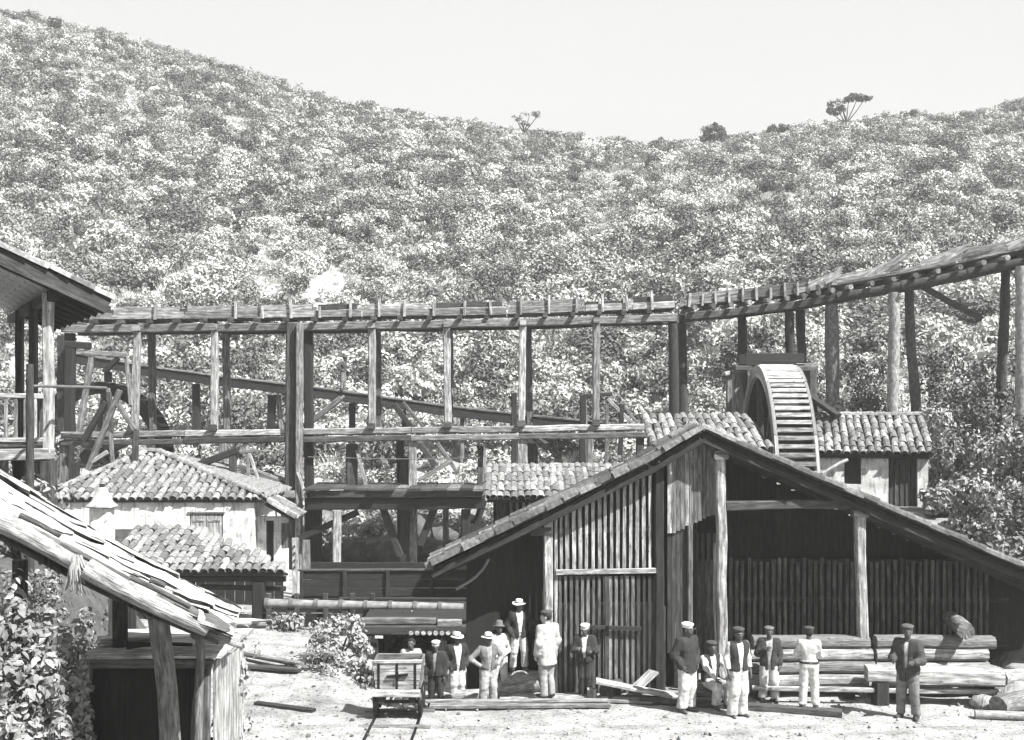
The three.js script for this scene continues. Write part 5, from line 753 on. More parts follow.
{ // loose pebbles and chips over the yard
  const g = rockGeo(1, 0.6, 1), im = new THREE.InstancedMesh(g, mk(1, null, null, 0, 0.95), 2600), m4 = new THREE.Matrix4(), q = new THREE.Quaternion(), c = new THREE.Color();
  for (let i = 0; i < 2600; i++) { const D = rr(19, 30), X = rr(-0.3, 0.5) * D, s = 0.008 + 0.04 * rnd() ** 5; q.setFromEuler(new THREE.Euler(rnd() * 6, rnd() * 6, rnd() * 6)); m4.compose(V(X, gh(X, -D) + s * 0.2, -D), q, V(s * rr(0.7, 1.6), s, s)); im.setMatrixAt(i, m4); const k = rr(0.04, 0.3); im.setColorAt(i, c.setRGB(k, k, k)); }
  shade(im); im.name = 'pebbles'; im.userData = { kind: 'stuff', label: 'loose pebbles and chips strewn over the yard', category: 'pebbles' }; scene.add(im);
}
// ---------------------------------------------------------------- timber lying about the yard
const gy = (px, D, up = 0) => V(PX(px, D), gh(PX(px, D), -D) + up, -D);
const plank = (name, label, a, b, w, h, m, o) => single(name, label, 'plank', bar(a, b, w, h, { jit: 0.08, ...o }), m, 'planks lying in the yard');
plank('long_plank', 'long plank on the ground before the group at the gate', gy(430, 22.5, 0.05), gy(610, 22.5, 0.06), 0.24, 0.07, M.mid[2]); plank('long_plank', 'thin plank resting on the long plank before the group', gy(424, 22.7, 0.14), gy(608, 22.55, 0.14), 0.14, 0.05, M.pale[1]);
plank('long_plank', 'long dark beam on the ground under the men at the right', gy(640, 22.9, 0.08), gy(842, 21.9, 0.07), 0.2, 0.13, M.brown[3]); plank('long_plank', 'plank alongside the dark beam near the tilted board', gy(600, 23.1, 0.06), gy(722, 22.7, 0.06), 0.22, 0.08, M.mid[3]); plank('long_plank', 'thin pale plank before the gate', gy(560, 23.1, 0.05), gy(652, 22.8, 0.05), 0.18, 0.05, M.pale[1]);
plank('tilted_board', 'broad pale board propped aslant right of the gate', gy(596, 23.0, 0.42), gy(678, 22.9, 0.12), 0.34, 0.06, M.pale[3]); plank('tilted_board', 'short pale board leaning behind the broad tilted board', gy(632, 23.15, 0.16), gy(654, 23.5, 0.5), 0.3, 0.05, M.pale[2]); plank('block', 'small square block at the feet of the man by the gate', gy(592, 23.1, 0.02), gy(592, 23.1, 0.22), 0.2, 0.2, M.pale[1]);
single('propping_log', 'short dark log under the broad tilted board', 'log', log([gy(606, 23.0, 0.2), gy(612, 23.2, 0.2), gy(618, 23.45, 0.2)], 0.17, 0.17), M.barkDark[1]);
plank('bank_plank', 'upper plank of the pile on the mud bank', gy(226, 25.9, 0.12), gy(296, 25.0, 0.1), 0.2, 0.06, M.brown[3]); plank('bank_plank', 'lower plank of the pile on the mud bank', gy(224, 25.2, 0.05), gy(300, 24.6, 0.05), 0.2, 0.07, M.brown[2]); plank('bank_plank', 'short plank on the pile on the mud bank', gy(262, 25.3, 0.2), gy(304, 24.8, 0.12), 0.16, 0.05, M.mid[3]); plank('bank_plank', 'dark plank lying alone on the mud left of the cart', gy(256, 22.7, 0.03), gy(314, 22.2, 0.03), 0.17, 0.06, M.dark[3]);
plank('flat_slab', 'broad pale slab lying by the dark lean-to post', gy(222, 29.8, 0.12), gy(272, 29.4, 0.12), 0.7, 0.14, M.pale[3]); plank('flat_slab', 'dark timber under the broad pale slab', gy(226, 29.3, 0.03), gy(278, 29.0, 0.03), 0.24, 0.12, M.dark[2]);
single('yard_log', 'pale round log on the ground behind the man in the long coat', 'log', log([gy(440, 24.1, 0.13), gy(490, 23.9, 0.14), gy(540, 23.75, 0.14)], 0.15, 0.14), M.bark[2]); single('yard_log', 'hewn log on which the man in the dark jacket stands', 'log', log([gy(492, 24.1, 0.2), gy(520, 23.95, 0.21), gy(545, 24.0, 0.2)], 0.2, 0.2), M.bark[2]); plank('flat_slab', 'flat board on the ground below the man in the long coat', gy(500, 23.15, 0.03), gy(590, 23.2, 0.03), 0.7, 0.05, M.pale[2]);
single('seat_log', 'thick log that the seated man rests on', 'log', log([gy(690, 23.2, 0.2), gy(712, 23.1, 0.21), gy(742, 23.0, 0.2)], 0.21, 0.2), M.bark[1]);
{
  const LP = 'hewn logs piled in the open bay'; const rows = 4;
  for (let r = 0; r < rows; r++) for (const [a, b, w] of [[748, 868, 'left'], [872, 992, 'right']]) { const D = 23.35 + r * 0.07, y = 0.36 + r * 0.255; single('piled_log', `hewn log in the ${['bottom', 'second', 'third', 'top'][r]} row of the pile, ${w} of the pale bay post`, 'log', bar(V(PX(a + rr(-4, 6), D), y, -D), V(PX(b + rr(-6, 6), D), y + rr(-0.015, 0.015), -D), 0.34, 0.25, { ch: 0.28, jit: 0.09 }), pick([M.bark[1], M.pale[1], M.pale[2], M.bark[2]]), LP); }
  for (const px of [760, 850, 890, 980]) single('pile_bearer', `short dark bearer under the log pile ${{ 760: 'at its left end', 850: 'left of the pale bay post', 890: 'right of the pale bay post', 980: 'at its right end' }[px]}`, 'bearer', bar(gy(px, 23.1, 0.1), gy(px, 24.0, 0.1), 0.2, 0.24), M.dark[2], 'bearers under the log pile');
  single('round_log', 'round log with its cut end showing on top of the pile at the right', 'log', log([V(PX(966, 23), 1.47, -23.0), V(PX(966, 23) + 0.1, 1.47, -23.6), V(PX(966, 23) + 0.2, 1.47, -24.3)], 0.18, 0.18), M.bark[1]);
  single('long_rail', 'long pale pole lying in front of the log pile', 'pole', bar(gy(752, 22.9, 0.3), gy(1000, 22.6, 0.3), 0.1, 0.1), M.pale[2]); single('square_beam', 'heavy white topped beam in front of the pile at the right', 'beam', bar(gy(866, 22.9, 0.62), gy(1002, 22.6, 0.6), 0.42, 0.3), M.pale[3]);
  for (const px of [880, 985]) single('beam_block', `dark block under the ${px < 900 ? 'left' : 'right'} end of the heavy beam`, 'block', bar(gy(px, 22.8, 0.0), gy(px, 22.8, 0.46), 0.3, 0.3), M.dark[3]);
  single('edge_log', 'log with a pale cut end at the lower right edge', 'log', log([gy(998, 21.9, 0.2), gy(1020, 22.2, 0.22), gy(1060, 22.8, 0.22)], 0.22, 0.2), M.bark[1]); single('edge_log', 'thin log lying before the stones at the lower right', 'log', log([gy(975, 21.8, 0.08), gy(1000, 21.7, 0.09), gy(1045, 21.6, 0.08)], 0.09, 0.08), M.bark[2]); single('edge_log', 'second thick log behind the one with a pale cut end', 'log', log([gy(1002, 22.9, 0.5), gy(1025, 23.0, 0.5), gy(1060, 23.4, 0.5)], 0.2, 0.19), M.bark[2]);
}
// ---------------------------------------------------------------- tip cart on its rails
{
  const D = 21.7, x = PX(397, D), g = gh(x, -D) + 0.02, z0 = -D, t = thing('tip_cart', 'wooden tip cart with an iron latched end board standing on rails', 'cart', V(x, g, z0 - 0.6));
  const w = 0.93, yb = g + 0.58, yt = g + 1.1, L = 0.8, out = 0.05;
  for (let k = 0; k < 3; k++) { const y = lerp(yb, yt, (k + 0.5) / 3), e = lerp(-out, 0.02, (k + 0.5) / 3); part(t, 'end_board', bar(V(x - w / 2 - e, y, z0), V(x + w / 2 + e, y, z0), 0.05, 0.168, { jit: 0.03 }), M.pale[k ? 2 : 1]); part(t, 'end_board', bar(V(x - w / 2, y, z0 - L), V(x + w / 2, y, z0 - L), 0.05, 0.17, { jit: 0.03 }), M.mid[2]); for (const s of [-1, 1]) part(t, 'side_board', bar(V(x + s * (w / 2 + e * 0.6), y, z0 - 0.04), V(x + s * (w / 2 + e * 0.6), y, z0 - L + 0.04), 0.045, 0.17, { jit: 0.03 }), pick(M.mid)); }
  part(t, 'floor', bar(V(x, yb, z0 - 0.03), V(x, yb, z0 - L + 0.03), w - 0.1, 0.05), M.brown[1]); part(t, 'top_rim', bar(V(x - w / 2 - 0.03, yt + 0.02, z0 + 0.01), V(x + w / 2 + 0.03, yt + 0.03, z0 + 0.01), 0.08, 0.05), M.pale[3]); part(t, 'sill', bar(V(x - w / 2, yb - 0.06, z0 + 0.09), V(x + w / 2, yb - 0.06, z0 + 0.09), 0.14, 0.13), M.pale[3]);
  for (const dx of [-0.36, 0, 0.36]) part(t, 'iron_strap', bar(V(x + dx, yb - 0.02, z0 + 0.032), V(x + dx, yt + 0.02, z0 + 0.032), 0.045, 0.012, { up: V(0, 0, 1) }), M.iron); part(t, 'latch', bar(V(x - 0.2, yb + 0.26, z0 + 0.06), V(x + 0.22, yb + 0.3, z0 + 0.06), 0.04, 0.045), M.iron); part(t, 'latch_handle', bar(V(x + 0.02, yb + 0.2, z0 + 0.085), V(x + 0.02, yb + 0.36, z0 + 0.085), 0.03, 0.03), M.iron);
  for (const s of [-1, 1]) { part(t, 'chassis_beam', bar(V(x + s * 0.3, g + 0.4, z0 + 0.1), V(x + s * 0.3, g + 0.4, z0 - L - 0.1), 0.12, 0.16), M.dark[2]);
    for (const dz of [-0.16, -0.68]) { const wg = new THREE.LatheGeometry([[0.04, -0.05], [0.2, -0.04], [0.23, -0.05], [0.26, -0.05], [0.26, 0.02], [0.235, 0.03], [0.2, 0.03], [0.04, 0.05]].map(([a, b]) => new THREE.Vector2(a, b)), 18); wg.rotateZ(Math.PI / 2); wg.translate(x + s * 0.44, g + 0.29, z0 + dz); part(t, 'wheel', wg, M.iron); } }
  for (const dz of [-0.16, -0.68]) part(t, 'axle', bar(V(x - 0.5, g + 0.29, z0 + dz), V(x + 0.5, g + 0.29, z0 + dz), 0.06, 0.06), M.iron);
  const r = thing('rail_track', 'pair of worn rails on half buried sleepers running under the cart', 'track', V(x, g, -22));
  for (const s of [-1, 1]) { const pts = []; for (let d = 18.5; d <= 26; d += 1.25) pts.push(V(x + s * 0.44 + (d - 21.7) * 0.02, gh(x + s * 0.44, -d) + 0.008, -d)); for (let i = 0; i < pts.length - 1; i++) part(r, 'rail', bar(pts[i], pts[i + 1], 0.05, 0.05, { seg: 1, jit: 0.02 }), M.iron); }
  for (let d = 19; d < 26; d += 1.1) part(r, 'sleeper', bar(V(x - 0.7, gh(x, -d) - 0.02, -d), V(x + 0.7, gh(x, -d) - 0.02, -d), 0.16, 0.08), pick(M.mid));
}
// ---------------------------------------------------------------- people: bodies meshed from a distance field
function nets(f, lo, hi, cell) {           // naive surface nets
  const nx = Math.ceil((hi[0] - lo[0]) / cell) + 1, ny = Math.ceil((hi[1] - lo[1]) / cell) + 1, nz = Math.ceil((hi[2] - lo[2]) / cell) + 1;
  const val = new Float32Array(nx * ny * nz), id = (i, j, k) => (k * ny + j) * nx + i;
  for (let k = 0; k < nz; k++) for (let j = 0; j < ny; j++) for (let i = 0; i < nx; i++) val[id(i, j, k)] = f(lo[0] + i * cell, lo[1] + j * cell, lo[2] + k * cell);
  const vi = new Int32Array(nx * ny * nz).fill(-1), pos = [], idx = [];
  for (let k = 0; k < nz - 1; k++) for (let j = 0; j < ny - 1; j++) for (let i = 0; i < nx - 1; i++) {
    let sx = 0, sy = 0, sz = 0, n = 0; const c = [];
    for (let q = 0; q < 8; q++) c.push(val[id(i + (q & 1), j + ((q >> 1) & 1), k + (q >> 2))]);
    for (let a = 0; a < 8; a++) for (const ax of [1, 2, 4]) { if (a & ax) continue; const b = a | ax; if ((c[a] < 0) === (c[b] < 0)) continue; const t = c[a] / (c[a] - c[b]); sx += (a & 1) + (ax === 1 ? t : 0); sy += ((a >> 1) & 1) + (ax === 2 ? t : 0); sz += (a >> 2) + (ax === 4 ? t : 0); n++; }
    if (n) { vi[id(i, j, k)] = pos.length / 3; pos.push(lo[0] + (i + sx / n) * cell, lo[1] + (j + sy / n) * cell, lo[2] + (k + sz / n) * cell); }
  }
  for (let k = 1; k < nz - 1; k++) for (let j = 1; j < ny - 1; j++) for (let i = 1; i < nx - 1; i++) {
    const a = val[id(i, j, k)] < 0;
    const quad = (p, q, r, s, fl) => { if (p < 0 || q < 0 || r < 0 || s < 0) return; fl ? idx.push(p, q, r, p, r, s) : idx.push(p, r, q, p, s, r); };
    if (a !== (val[id(i + 1, j, k)] < 0)) quad(vi[id(i, j - 1, k - 1)], vi[id(i, j, k - 1)], vi[id(i, j, k)], vi[id(i, j - 1, k)], a);
    if (a !== (val[id(i, j + 1, k)] < 0)) quad(vi[id(i - 1, j, k - 1)], vi[id(i - 1, j, k)], vi[id(i, j, k)], vi[id(i, j, k - 1)], a);
    if (a !== (val[id(i, j, k + 1)] < 0)) quad(vi[id(i - 1, j - 1, k)], vi[id(i, j - 1, k)], vi[id(i, j, k)], vi[id(i - 1, j, k)], a);
  }
  const g = new THREE.BufferGeometry(); g.setAttribute('position', new THREE.Float32BufferAttribute(pos, 3)); const uv = []; for (let i = 0; i < pos.length; i += 3) uv.push((pos[i] + pos[i + 2]) * 1.4, pos[i + 1] * 1.4); g.setAttribute('uv', new THREE.Float32BufferAttribute(uv, 2)); g.setIndex(idx); g.computeVertexNormals(); return g;
}
const smin = (a, b, k) => { const h = Math.max(k - Math.abs(a - b), 0) / k; return Math.min(a, b) - h * h * k * 0.25; };
// bone: [ax,ay,az, bx,by,bz, ra, rb, flattening in z]
const cap = (b) => { const [ax, ay, az, bx, by, bz, ra, rb, fl = 1] = b; const dx = bx - ax, dy = by - ay, dz = (bz - az) / fl, L2 = dx * dx + dy * dy + dz * dz || 1e-9; return (x, y, z) => { const px = x - ax, py = y - ay, pz = (z - az) / fl; const t = Math.min(1, Math.max(0, (px * dx + py * dy + pz * dz) / L2)); const qx = px - dx * t, qy = py - dy * t, qz = pz - dz * t; return Math.sqrt(qx * qx + qy * qy + qz * qz) - (ra + (rb - ra) * t); }; };
const join = (bones, k) => { const fs = bones.map(cap); return (x, y, z) => { let d = 9; for (const f of fs) d = smin(d, f(x, y, z), k); return d; }; };
function boundsOf(bones, pad) { const lo = [9, 9, 9], hi = [-9, -9, -9]; for (const b of bones) for (const o of [0, 3]) for (let q = 0; q < 3; q++) { const r = Math.max(b[6], b[7]) + pad; lo[q] = Math.min(lo[q], b[o + q] - r); hi[q] = Math.max(hi[q], b[o + q] + r); } return [lo, hi]; }
const grow = (bones, d) => bones.map((b) => { const c = b.slice(); c[6] += d; c[7] += d; return c; });

const cloths = {}; const clothMat = (g) => cloths[g] ??= mk(g, clothT, null, 0, 0.92); const skins = {}; const skinMat = (g) => skins[g] ??= mk(g, null, null, 0, 0.55);
const ARMS = {   // [elbow, wrist, palm direction, way the fingers point] for the figure's left (+x); the right is mirrored
  hang: [[0.245, 1.14, -0.03], [0.25, 0.9, 0.05]], hips: [[0.41, 1.17, -0.1], [0.215, 1.02, 0.07]], fold: [[0.26, 1.14, 0.07], [-0.04, 1.2, 0.2]], clasp: [[0.27, 1.13, 0.02], [0.07, 1.02, 0.2]], reach: [[0.33, 1.2, 0.12], [0.46, 1.16, 0.32]], chest: [[0.27, 1.15, 0.04], [0.1, 1.28, 0.2]], pocket: [[0.29, 1.15, -0.06], [0.215, 0.95, 0.06]], knee: [[0.25, 0.86, 0.16], [0.16, 0.68, 0.4]], hold: [[0.26, 1.13, 0.05], [0.2, 1.14, 0.3]],
};
function person(o) {
  const s = o.h / 1.75, base = o.at, t = thing('person', o.label, 'person', base, o.group); t.rotation.y = (o.face ?? 0) * Math.PI / 180;
  const sit = o.sit, dy = sit ? -0.44 : 0, lean = o.lean ?? 0, st = o.stance ?? 0.125, step = o.step ?? 0;
  const up = (x, y, z) => [x + (o.tilt ?? 0) * (y - 0.95), y + dy, z + lean * (y - 0.95)];
  const bones = [], arms = [], legs = [], torso = [], feet = [];
  torso.push([...up(-0.075, 0.95, 0), ...up(0.075, 0.95, 0), 0.115, 0.115, 0.9], [...up(0, 0.98, 0), ...up(0, 1.2, 0.01), 0.125, 0.13, 0.8], [...up(-0.085, 1.31, 0), ...up(0.085, 1.31, 0), 0.12, 0.12, 0.82], [...up(-0.15, 1.41, -0.01), ...up(0.15, 1.41, -0.01), 0.07, 0.07]);
  const neck = [...up(0, 1.42, -0.005), ...up(0, 1.53, 0.015), 0.058, 0.052];
  const wr = {};
  for (const sd of [1, -1]) {
    const a = ARMS[(sd > 0 ? o.armL : o.armR) ?? o.arms ?? 'hang']; let e = up(a[0][0] * sd, a[0][1], a[0][2]), w = up(a[1][0] * sd, a[1][1], a[1][2]); if (sit && (o.arms === 'knee')) { e = [a[0][0] * sd, a[0][1] - 0.02, a[0][2]]; w = [a[1][0] * sd, a[1][1] - 0.04, a[1][2]]; }
    if ((o.arms === 'fold' || o.arms === 'clasp') && sd < 0) { w[1] -= 0.045; w[2] += 0.02; }
    const sh = up(0.178 * sd, 1.42, -0.01); arms.push([...sh, ...e, 0.055, 0.045], [...e, ...w, 0.045, 0.031]); wr[sd] = [e, w];
    const hip = up(0.085 * sd, 0.92, 0); let kn, an;
    if (sit) { kn = [0.14 * sd, 0.47, 0.43]; an = [0.13 * sd, 0.08, 0.38 + (sd > 0 ? 0.06 : -0.02)]; } else { kn = [st * sd * 0.95, 0.5, 0.02 + step * sd * 0.5]; an = [st * sd * 1.15, 0.075, -0.03 + step * sd]; }
    legs.push([...hip, ...kn, 0.088, 0.062], [...kn, ...an, 0.06, 0.042]); feet.push([an[0], 0.06, an[2] - 0.03, an[0], 0.05, an[2], 0.045, 0.045], [an[0], 0.045, an[2], an[0] + 0.035 * sd, 0.03, an[2] + 0.16, 0.045, 0.034]);
  }
  const geos = [];
  { const B = [...torso, neck, ...arms, ...legs, ...feet], [lo, hi] = boundsOf(B, 0.04); lo[1] = Math.max(lo[1], -0.03); const f = join(B, 0.05); geos.push(nets((x, y, z) => Math.max(f(x, y, z), -y), lo, hi, 0.019)); }
  // head with its own turn
  const hc = up(0, 1.635, 0.03), yaw = (o.look ?? 0) * Math.PI / 180, cy = Math.cos(yaw), sy = Math.sin(yaw);
  { const hb = [[0, 0.03, -0.015, 0, 0.03, -0.03, 0.083, 0.083], [0, 0.0, 0.03, 0, -0.02, 0.03, 0.07, 0.066], [0, -0.06, 0.04, 0, -0.085, 0.052, 0.052, 0.04], [0, 0.005, 0.1, 0, -0.025, 0.112, 0.011, 0.016], [-0.03, 0.032, 0.088, 0.03, 0.032, 0.088, 0.013, 0.013], [-0.022, -0.055, 0.092, 0.022, -0.055, 0.092, 0.011, 0.011], [-0.02, -0.07, 0.088, 0.02, -0.07, 0.088, 0.011, 0.011], [-0.082, 0.0, -0.005, -0.086, -0.03, -0.005, 0.018, 0.012], [0.082, 0.0, -0.005, 0.086, -0.03, -0.005, 0.018, 0.012], [0, -0.05, -0.02, 0, -0.13, -0.02, 0.052, 0.055]], f = join(hb, 0.022), eyes = [cap([-0.032, 0.012, 0.1, -0.03, 0.012, 0.1, 0.014, 0.014]), cap([0.032, 0.012, 0.1, 0.03, 0.012, 0.1, 0.014, 0.014])];
    const g = nets((x, y, z) => { const d = f(x, y, z); return -smin(-d, Math.min(eyes[0](x, y, z), eyes[1](x, y, z)) + 0.002, 0.01); }, [-0.13, -0.17, -0.15], [0.13, 0.15, 0.16], 0.008); g.rotateY(yaw); g.translate(hc[0], hc[1], hc[2]); geos.push(g); }
  for (const sd of [1, -1]) {      // hands: palm, four unequal fingers of two joints, a thumb from the side of the palm
    const [e, w] = wr[sd].map((q) => V(...q)), d = w.clone().sub(e).normalize(); let pn = V(-sd, 0, -0.2); pn.addScaledVector(d, -pn.dot(d)).normalize(); const sdv = d.clone().cross(pn).normalize(); if (sdv.z < 0) sdv.negate();
    const q = (a, b, c) => { const p = w.clone().addScaledVector(d, a).addScaledVector(sdv, b).addScaledVector(pn, c); return [p.x, p.y, p.z]; }; const hb = [];
    for (const [k, L] of [[0, 0.066], [1, 0.076], [2, 0.071], [3, 0.055]]) { const b = 0.027 - k * 0.018; hb.push([...q(0.01, b * 0.6, 0), ...q(0.085, b, 0), 0.0145, 0.0125], [...q(0.085, b, 0), ...q(0.085 + L * 0.5, b * 1.1, 0.012), 0.0095, 0.009], [...q(0.085 + L * 0.5, b * 1.1, 0.012), ...q(0.085 + L * 0.85, b * 1.1, 0.036), 0.009, 0.0078]); }
    hb.push([...q(0.025, 0.028, 0.004), ...q(0.06, 0.052, 0.014), 0.013, 0.0105], [...q(0.06, 0.052, 0.014), ...q(0.092, 0.058, 0.022), 0.0105, 0.0085], [...q(-0.02, 0, 0), ...q(0.02, 0, 0), 0.029, 0.026, 1]);
    const [lo, hi] = boundsOf(hb, 0.012), f = join(hb, 0.008); geos.push(nets(f, lo, hi, 0.006));
  }
  const add = (name, g, m, par = t) => { const q = shade(new THREE.Mesh(g, m)); q.name = name; par.add(q); return q; };
  const sc = (g) => g.scale(s, s, s);
  add('body', sc(norm(geos)), skinMat(o.skin ?? 0.07));
  const fold = (x, y, z, k, ph) => 0.011 * N(x * 17 + ph, y * 4.5, z * 17) * k + 0.006 * N(x * 6, y * 19 + ph, z * 6); const ph = rnd() * 50;
  // trousers
  { const loose = o.baggy ?? 0.02; const B = [...grow(torso.slice(0, 1), 0.02), ...legs.map((b, i) => { const c = b.slice(); c[6] += 0.016 + loose * 0.45; c[7] += 0.018 + loose * (i % 2 ? 1.0 : 0.75); return c; })]; B[0][1] -= 0.01; const [lo, hi] = boundsOf(B, 0.05), f = join(B, 0.018), cut = sit ? 0.1 : 0.09 - (o.long ? 0.045 : 0); const topY = 1.02 + dy; add('trousers', sc(nets((x, y, z) => Math.max(f(x, y, z) + fold(x, y, z, 1, ph), cut - y, y - topY), lo, hi, 0.017)), clothMat(o.trousers)); }
  if (o.belt) { const B = [[...up(-0.07, 1.0, 0), ...up(0.07, 1.0, 0), 0.142, 0.142, 0.88]], f = join(B, 0.01), y0 = 0.975 + dy; add('belt', sc(nets((x, y, z) => Math.max(f(x, y, z), y0 - y, y - y0 - 0.055), [-0.26, y0 - 0.03, -0.2 + lean * 0.1], [0.26, y0 + 0.09, 0.2], 0.014)), clothMat(o.belt)); }
  const sleeves = (d, cutAt) => arms.map((b, i) => { const c = b.slice(); c[6] += d; c[7] += d * (i % 2 ? 1.0 : 1.1); if (i % 2) { for (let q = 0; q < 3; q++) c[3 + q] = lerp(c[q], c[3 + q], cutAt); } return c; });
  const garment = (name, g, d, hem, o2 = {}) => {
    const B = [...grow(torso, d), ...(o2.noArms ? [] : sleeves(d * 0.9, o2.sleeve ?? 0.9))]; const hw = 0.115 + d + (o2.flare ?? 0);
    if (hem < 0.95 && !sit) B.push([...up(0, 1.12, 0), ...up(0, hem, o2.hz ?? 0), 0.135 + d, hw + 0.05, 0.78]);
    const [lo, hi] = boundsOf(B, 0.04), f = join(B, 0.05), nk = up(0, 1.5, 0.0)[1], open = o2.open;
    return add(name, sc(nets((x, y, z) => { let v = Math.max(f(x, y, z) + fold(x, y, z, 1, ph + 9), hem + dy - y, y - nk); if (open) { const c = up(0, y - dy, 0); const hw2 = open * (0.35 + 0.65 * clamp((y - dy - 0.95) / 0.5)); if (z > c[2]) v = Math.max(v, hw2 - Math.abs(x - c[0])); } return v; }, lo, hi, 0.017)), clothMat(g));
  };
  if (o.shirt) garment('shirt', o.shirt, 0.018, o.shirtHem ?? 0.97);
  if (o.vest) garment('vest', o.vest, 0.032, 0.93, { noArms: true, open: 0.07 });
  if (o.jacket) garment('jacket', o.jacket, 0.038, o.hem ?? 0.84, { open: o.open ?? 0.0, sleeve: 0.95, flare: o.flare ?? 0 });
  if (o.apron) { const B = [[...up(0, 1.0, 0.02), ...up(0, 0.42, 0.03), 0.17, 0.21, 0.72]], f = join(B, 0.02); add('apron', sc(nets((x, y, z) => Math.max(Math.abs(f(x, y, z) + fold(x, y, z, 1.5, ph)) - 0.012, -z, 0.3 - y, y - 1.02), [-0.3, 0.26, -0.05], [0.3, 1.1, 0.3], 0.016)), clothMat(o.apron)); }
  // hair and headgear
  { const f = join([[0, 0.038, -0.022, 0, 0.02, -0.035, 0.091, 0.09]], 0.01); const g = nets((x, y, z) => Math.max(f(x, y, z), (z - 0.035) * 0.8 - (y - 0.03) * 0.55, -0.06 - y), [-0.12, -0.09, -0.15], [0.12, 0.15, 0.1], 0.01); g.rotateY(yaw); g.translate(hc[0], hc[1], hc[2]); add('hair', sc(g), clothMat(o.hair ?? 0.012)); }
  if (o.hat) {
    const prof = { straw: [[0.0, 0.1], [0.07, 0.098], [0.088, 0.085], [0.096, 0.01], [0.17, -0.004], [0.172, -0.012], [0.097, -0.004], [0.085, 0.0]], felt: [[0, 0.115], [0.05, 0.12], [0.082, 0.1], [0.095, 0.012], [0.135, 0.0], [0.15, 0.01], [0.15, 0.0], [0.096, -0.006]], cap: [[0, 0.075], [0.08, 0.074], [0.118, 0.055], [0.112, 0.03], [0.098, 0.012], [0.098, -0.02], [0.09, -0.02]] }[o.hat];
    const g = new THREE.LatheGeometry(prof.map(([a, b]) => new THREE.Vector2(a, b)), 20); const p = g.getAttribute('position'); for (let i = 0; i < p.count; i++) { const x = p.getX(i), z = p.getZ(i), r = Math.hypot(x, z); p.setY(i, p.getY(i) + (r > 0.12 ? 0.012 * Math.sin(Math.atan2(z, x) * 2 + ph) : 0)); p.setZ(i, z * 1.1); } g.rotateX(o.hatTilt ?? 0.06); g.translate(0, 0.065, -0.015); g.rotateY(yaw); g.translate(hc[0], hc[1], hc[2]); g.computeVertexNormals(); const hm = add('hat', sc(g), new THREE.MeshStandardMaterial({ color: gray(o.hatTone), roughness: 0.9, side: THREE.DoubleSide }));
    if (o.hat === 'cap') { const v = new THREE.SphereGeometry(0.1, 14, 6, 0.35, 2.44, 1.25, 0.32).toNonIndexed(); v.scale(1.0, 0.35, 1.15); v.translate(0, 0.025, 0.065); v.rotateX(0.12); v.translate(0, 0.03, -0.01); v.rotateY(yaw); v.translate(hc[0], hc[1], hc[2]); v.computeVertexNormals(); add('cap_peak', sc(v), new THREE.MeshStandardMaterial({ color: gray(o.peakTone ?? 0.02), roughness: 0.6, side: THREE.DoubleSide })); }
    if (o.hat === 'straw') { const b = new THREE.CylinderGeometry(0.094, 0.099, 0.028, 20, 1, true).toNonIndexed(); b.scale(1, 1, 1.1); b.rotateX(o.hatTilt ?? 0.06); b.translate(0, 0.09, -0.013); b.rotateY(yaw); b.translate(hc[0], hc[1], hc[2]); add('hat_band', sc(b), new THREE.MeshStandardMaterial({ color: gray(0.03), roughness: 0.9, side: THREE.DoubleSide })); }
  }
  if (o.shoes) { const B = grow(feet, 0.008), [lo, hi] = boundsOf(B, 0.03), f = join(B, 0.03); add('shoes', sc(nets((x, y, z) => Math.max(f(x, y, z), -y), lo, hi, 0.012)), clothMat(o.shoes)); }
  return t;
}
const WHITE = 0.62, PALE = 0.42, DARK = 0.03, GREY = 0.12;
const YARD = 'workmen standing in the yard', on = (px, D, upBy = 0) => { const x = PX(px, D); return V(x, gh(x, -D) + upBy, -D); };
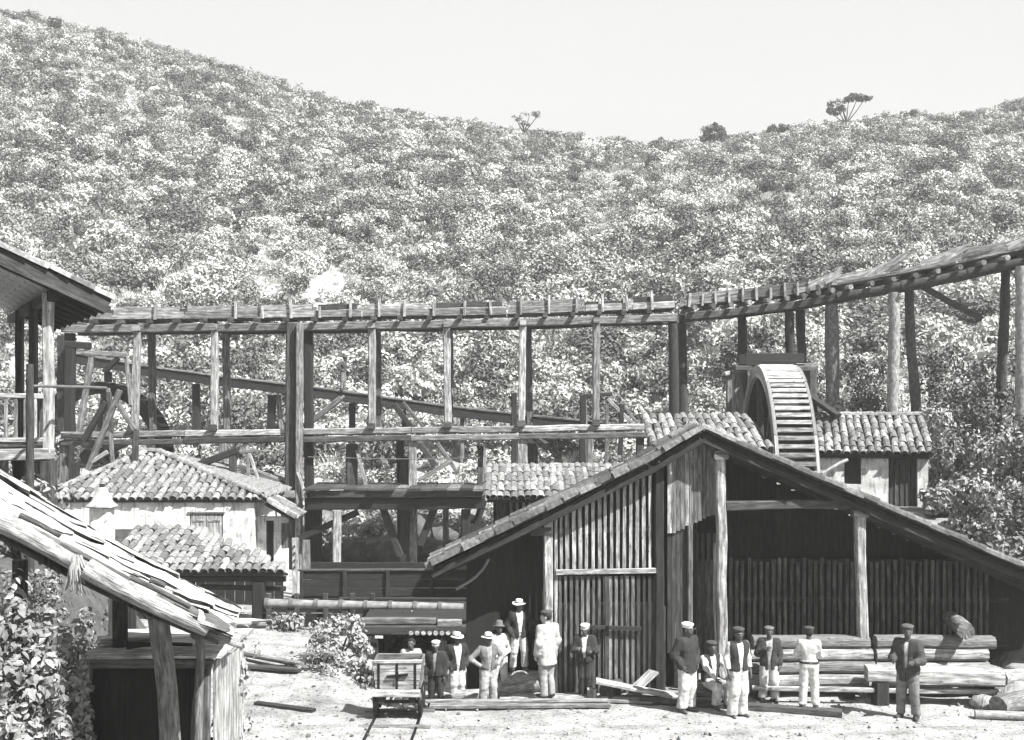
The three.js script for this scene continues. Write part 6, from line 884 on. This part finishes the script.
const folk = [
  { label: 'bareheaded person in a pale shirt standing behind the tip cart', at: on(411, 23.5), h: 1.55, face: 10, arms: 'clasp', shirt: PALE, trousers: GREY, look: -25, lean: 0.08 },
  { label: 'short person in dark jacket and dark trousers with a pale cap', at: on(436, 23.6), h: 1.46, face: -10, arms: 'hang', shirt: 0.3, jacket: DARK, open: 0.05, hem: 0.88, trousers: DARK, hat: 'cap', hatTone: 0.5, peakTone: 0.4, look: 10 },
  { label: 'person in a dark jacket and very loose white trousers next to the dark clad one', at: on(457, 24.05), h: 1.52, face: 20, arms: 'pocket', shirt: WHITE, jacket: DARK, open: 0.1, hem: 0.86, trousers: WHITE, baggy: 0.055, stance: 0.1, hat: 'straw', hatTone: 0.5, look: -10 },
  { label: 'person with hands on hips in stained baggy pale trousers', at: on(488, 23.1), h: 1.54, face: 25, arms: 'hips', shirt: 0.3, trousers: PALE, baggy: 0.045, hat: 'straw', hatTone: 0.45, belt: 0.06, vest: 0.16 },
  { label: 'person all in white behind the one with hands on hips', at: on(499, 23.9), h: 1.6, face: 10, arms: 'clasp', shirt: WHITE, trousers: WHITE, hat: 'felt', hatTone: 0.1 },
  { label: 'person in a dark jacket and straw hat standing on a hewn log', at: on(519, 23.95, 0.41), h: 1.52, face: 15, armL: 'reach', armR: 'pocket', shirt: WHITE, jacket: DARK, open: 0.09, hem: 0.84, trousers: WHITE, baggy: 0.03, stance: 0.14, hat: 'straw', hatTone: 0.6, look: 10 },
  { label: 'person in a long pale coat seen from behind, turned to the group', at: on(547, 23.15, 0.05), h: 1.8, face: -140, look: 40, arms: 'hang', skin: 0.3, shirt: WHITE, jacket: 0.5, hem: 0.68, flare: 0.02, trousers: 0.36, stance: 0.09, hat: 'cap', hatTone: 0.05, shoes: 0.05, long: true },
  { label: 'slight person with folded arms standing before the slatted gate', at: on(585, 23.3), h: 1.55, face: -10, arms: 'fold', shirt: WHITE, jacket: DARK, open: 0.07, hem: 0.88, trousers: DARK, hat: 'cap', hatTone: 0.6, peakTone: 0.4, look: -8, stance: 0.075 },
  { label: 'person in a dark jacket, white cap and very wide white trousers', at: on(687, 22.25), h: 1.78, face: 35, arms: 'pocket', shirt: WHITE, jacket: DARK, hem: 0.8, flare: 0.01, trousers: WHITE, baggy: 0.055, stance: 0.1, hat: 'cap', hatTone: 0.66, peakTone: 0.05, look: 10 },
  { label: 'person in white sitting on a log with a dark vest', at: on(711, 22.75), h: 1.72, face: 25, sit: true, arms: 'knee', shirt: WHITE, vest: DARK, trousers: WHITE, baggy: 0.035, hat: 'cap', hatTone: 0.04, look: -15 },
  { label: 'person nearest the camera in white with a dark vest hanging open', at: on(738, 21.9), h: 1.76, face: 20, arms: 'hang', shirt: WHITE, vest: DARK, trousers: WHITE, baggy: 0.05, stance: 0.1, hat: 'cap', hatTone: 0.04, look: -12, long: true },
  { label: 'person in an open dark jacket standing before the log pile', at: on(769, 22.95), h: 1.55, face: -5, armL: 'hang', armR: 'chest', shirt: PALE, jacket: 0.04, open: 0.08, hem: 0.78, trousers: WHITE, baggy: 0.05, hat: 'cap', hatTone: 0.1 },
  { label: 'person in a white shirt and dark belt with back turned', at: on(809, 22.15, 0.1), h: 1.62, face: 170, arms: 'fold', shirt: WHITE, belt: DARK, trousers: WHITE, baggy: 0.03, stance: 0.12, hat: 'cap', hatTone: 0.04 },
  { label: 'tall person in a dark coat and cap before the heavy beam at right', at: on(908, 21.75), h: 1.84, face: -35, armL: 'hold', armR: 'hold', shirt: WHITE, jacket: 0.06, open: 0.04, hem: 0.72, trousers: 0.2, baggy: 0.025, hat: 'cap', hatTone: 0.06, look: 20, shoes: 0.04 },
  { label: 'lone person standing high on the slanting flume behind the trestle', at: P(343, 390.5, 51.98), h: 1.62, face: 70, arms: 'hips', shirt: 0.07, trousers: 0.2, lean: 0.12, hat: 'felt', hatTone: 0.05 },
];
folk.forEach((f, i) => person({ ...f, group: i < 14 ? YARD : undefined }));
console.log('people done');
scene.fog = new THREE.FogExp2(0xe6e6e4, 0.0008);
renderer.render(scene, camera);
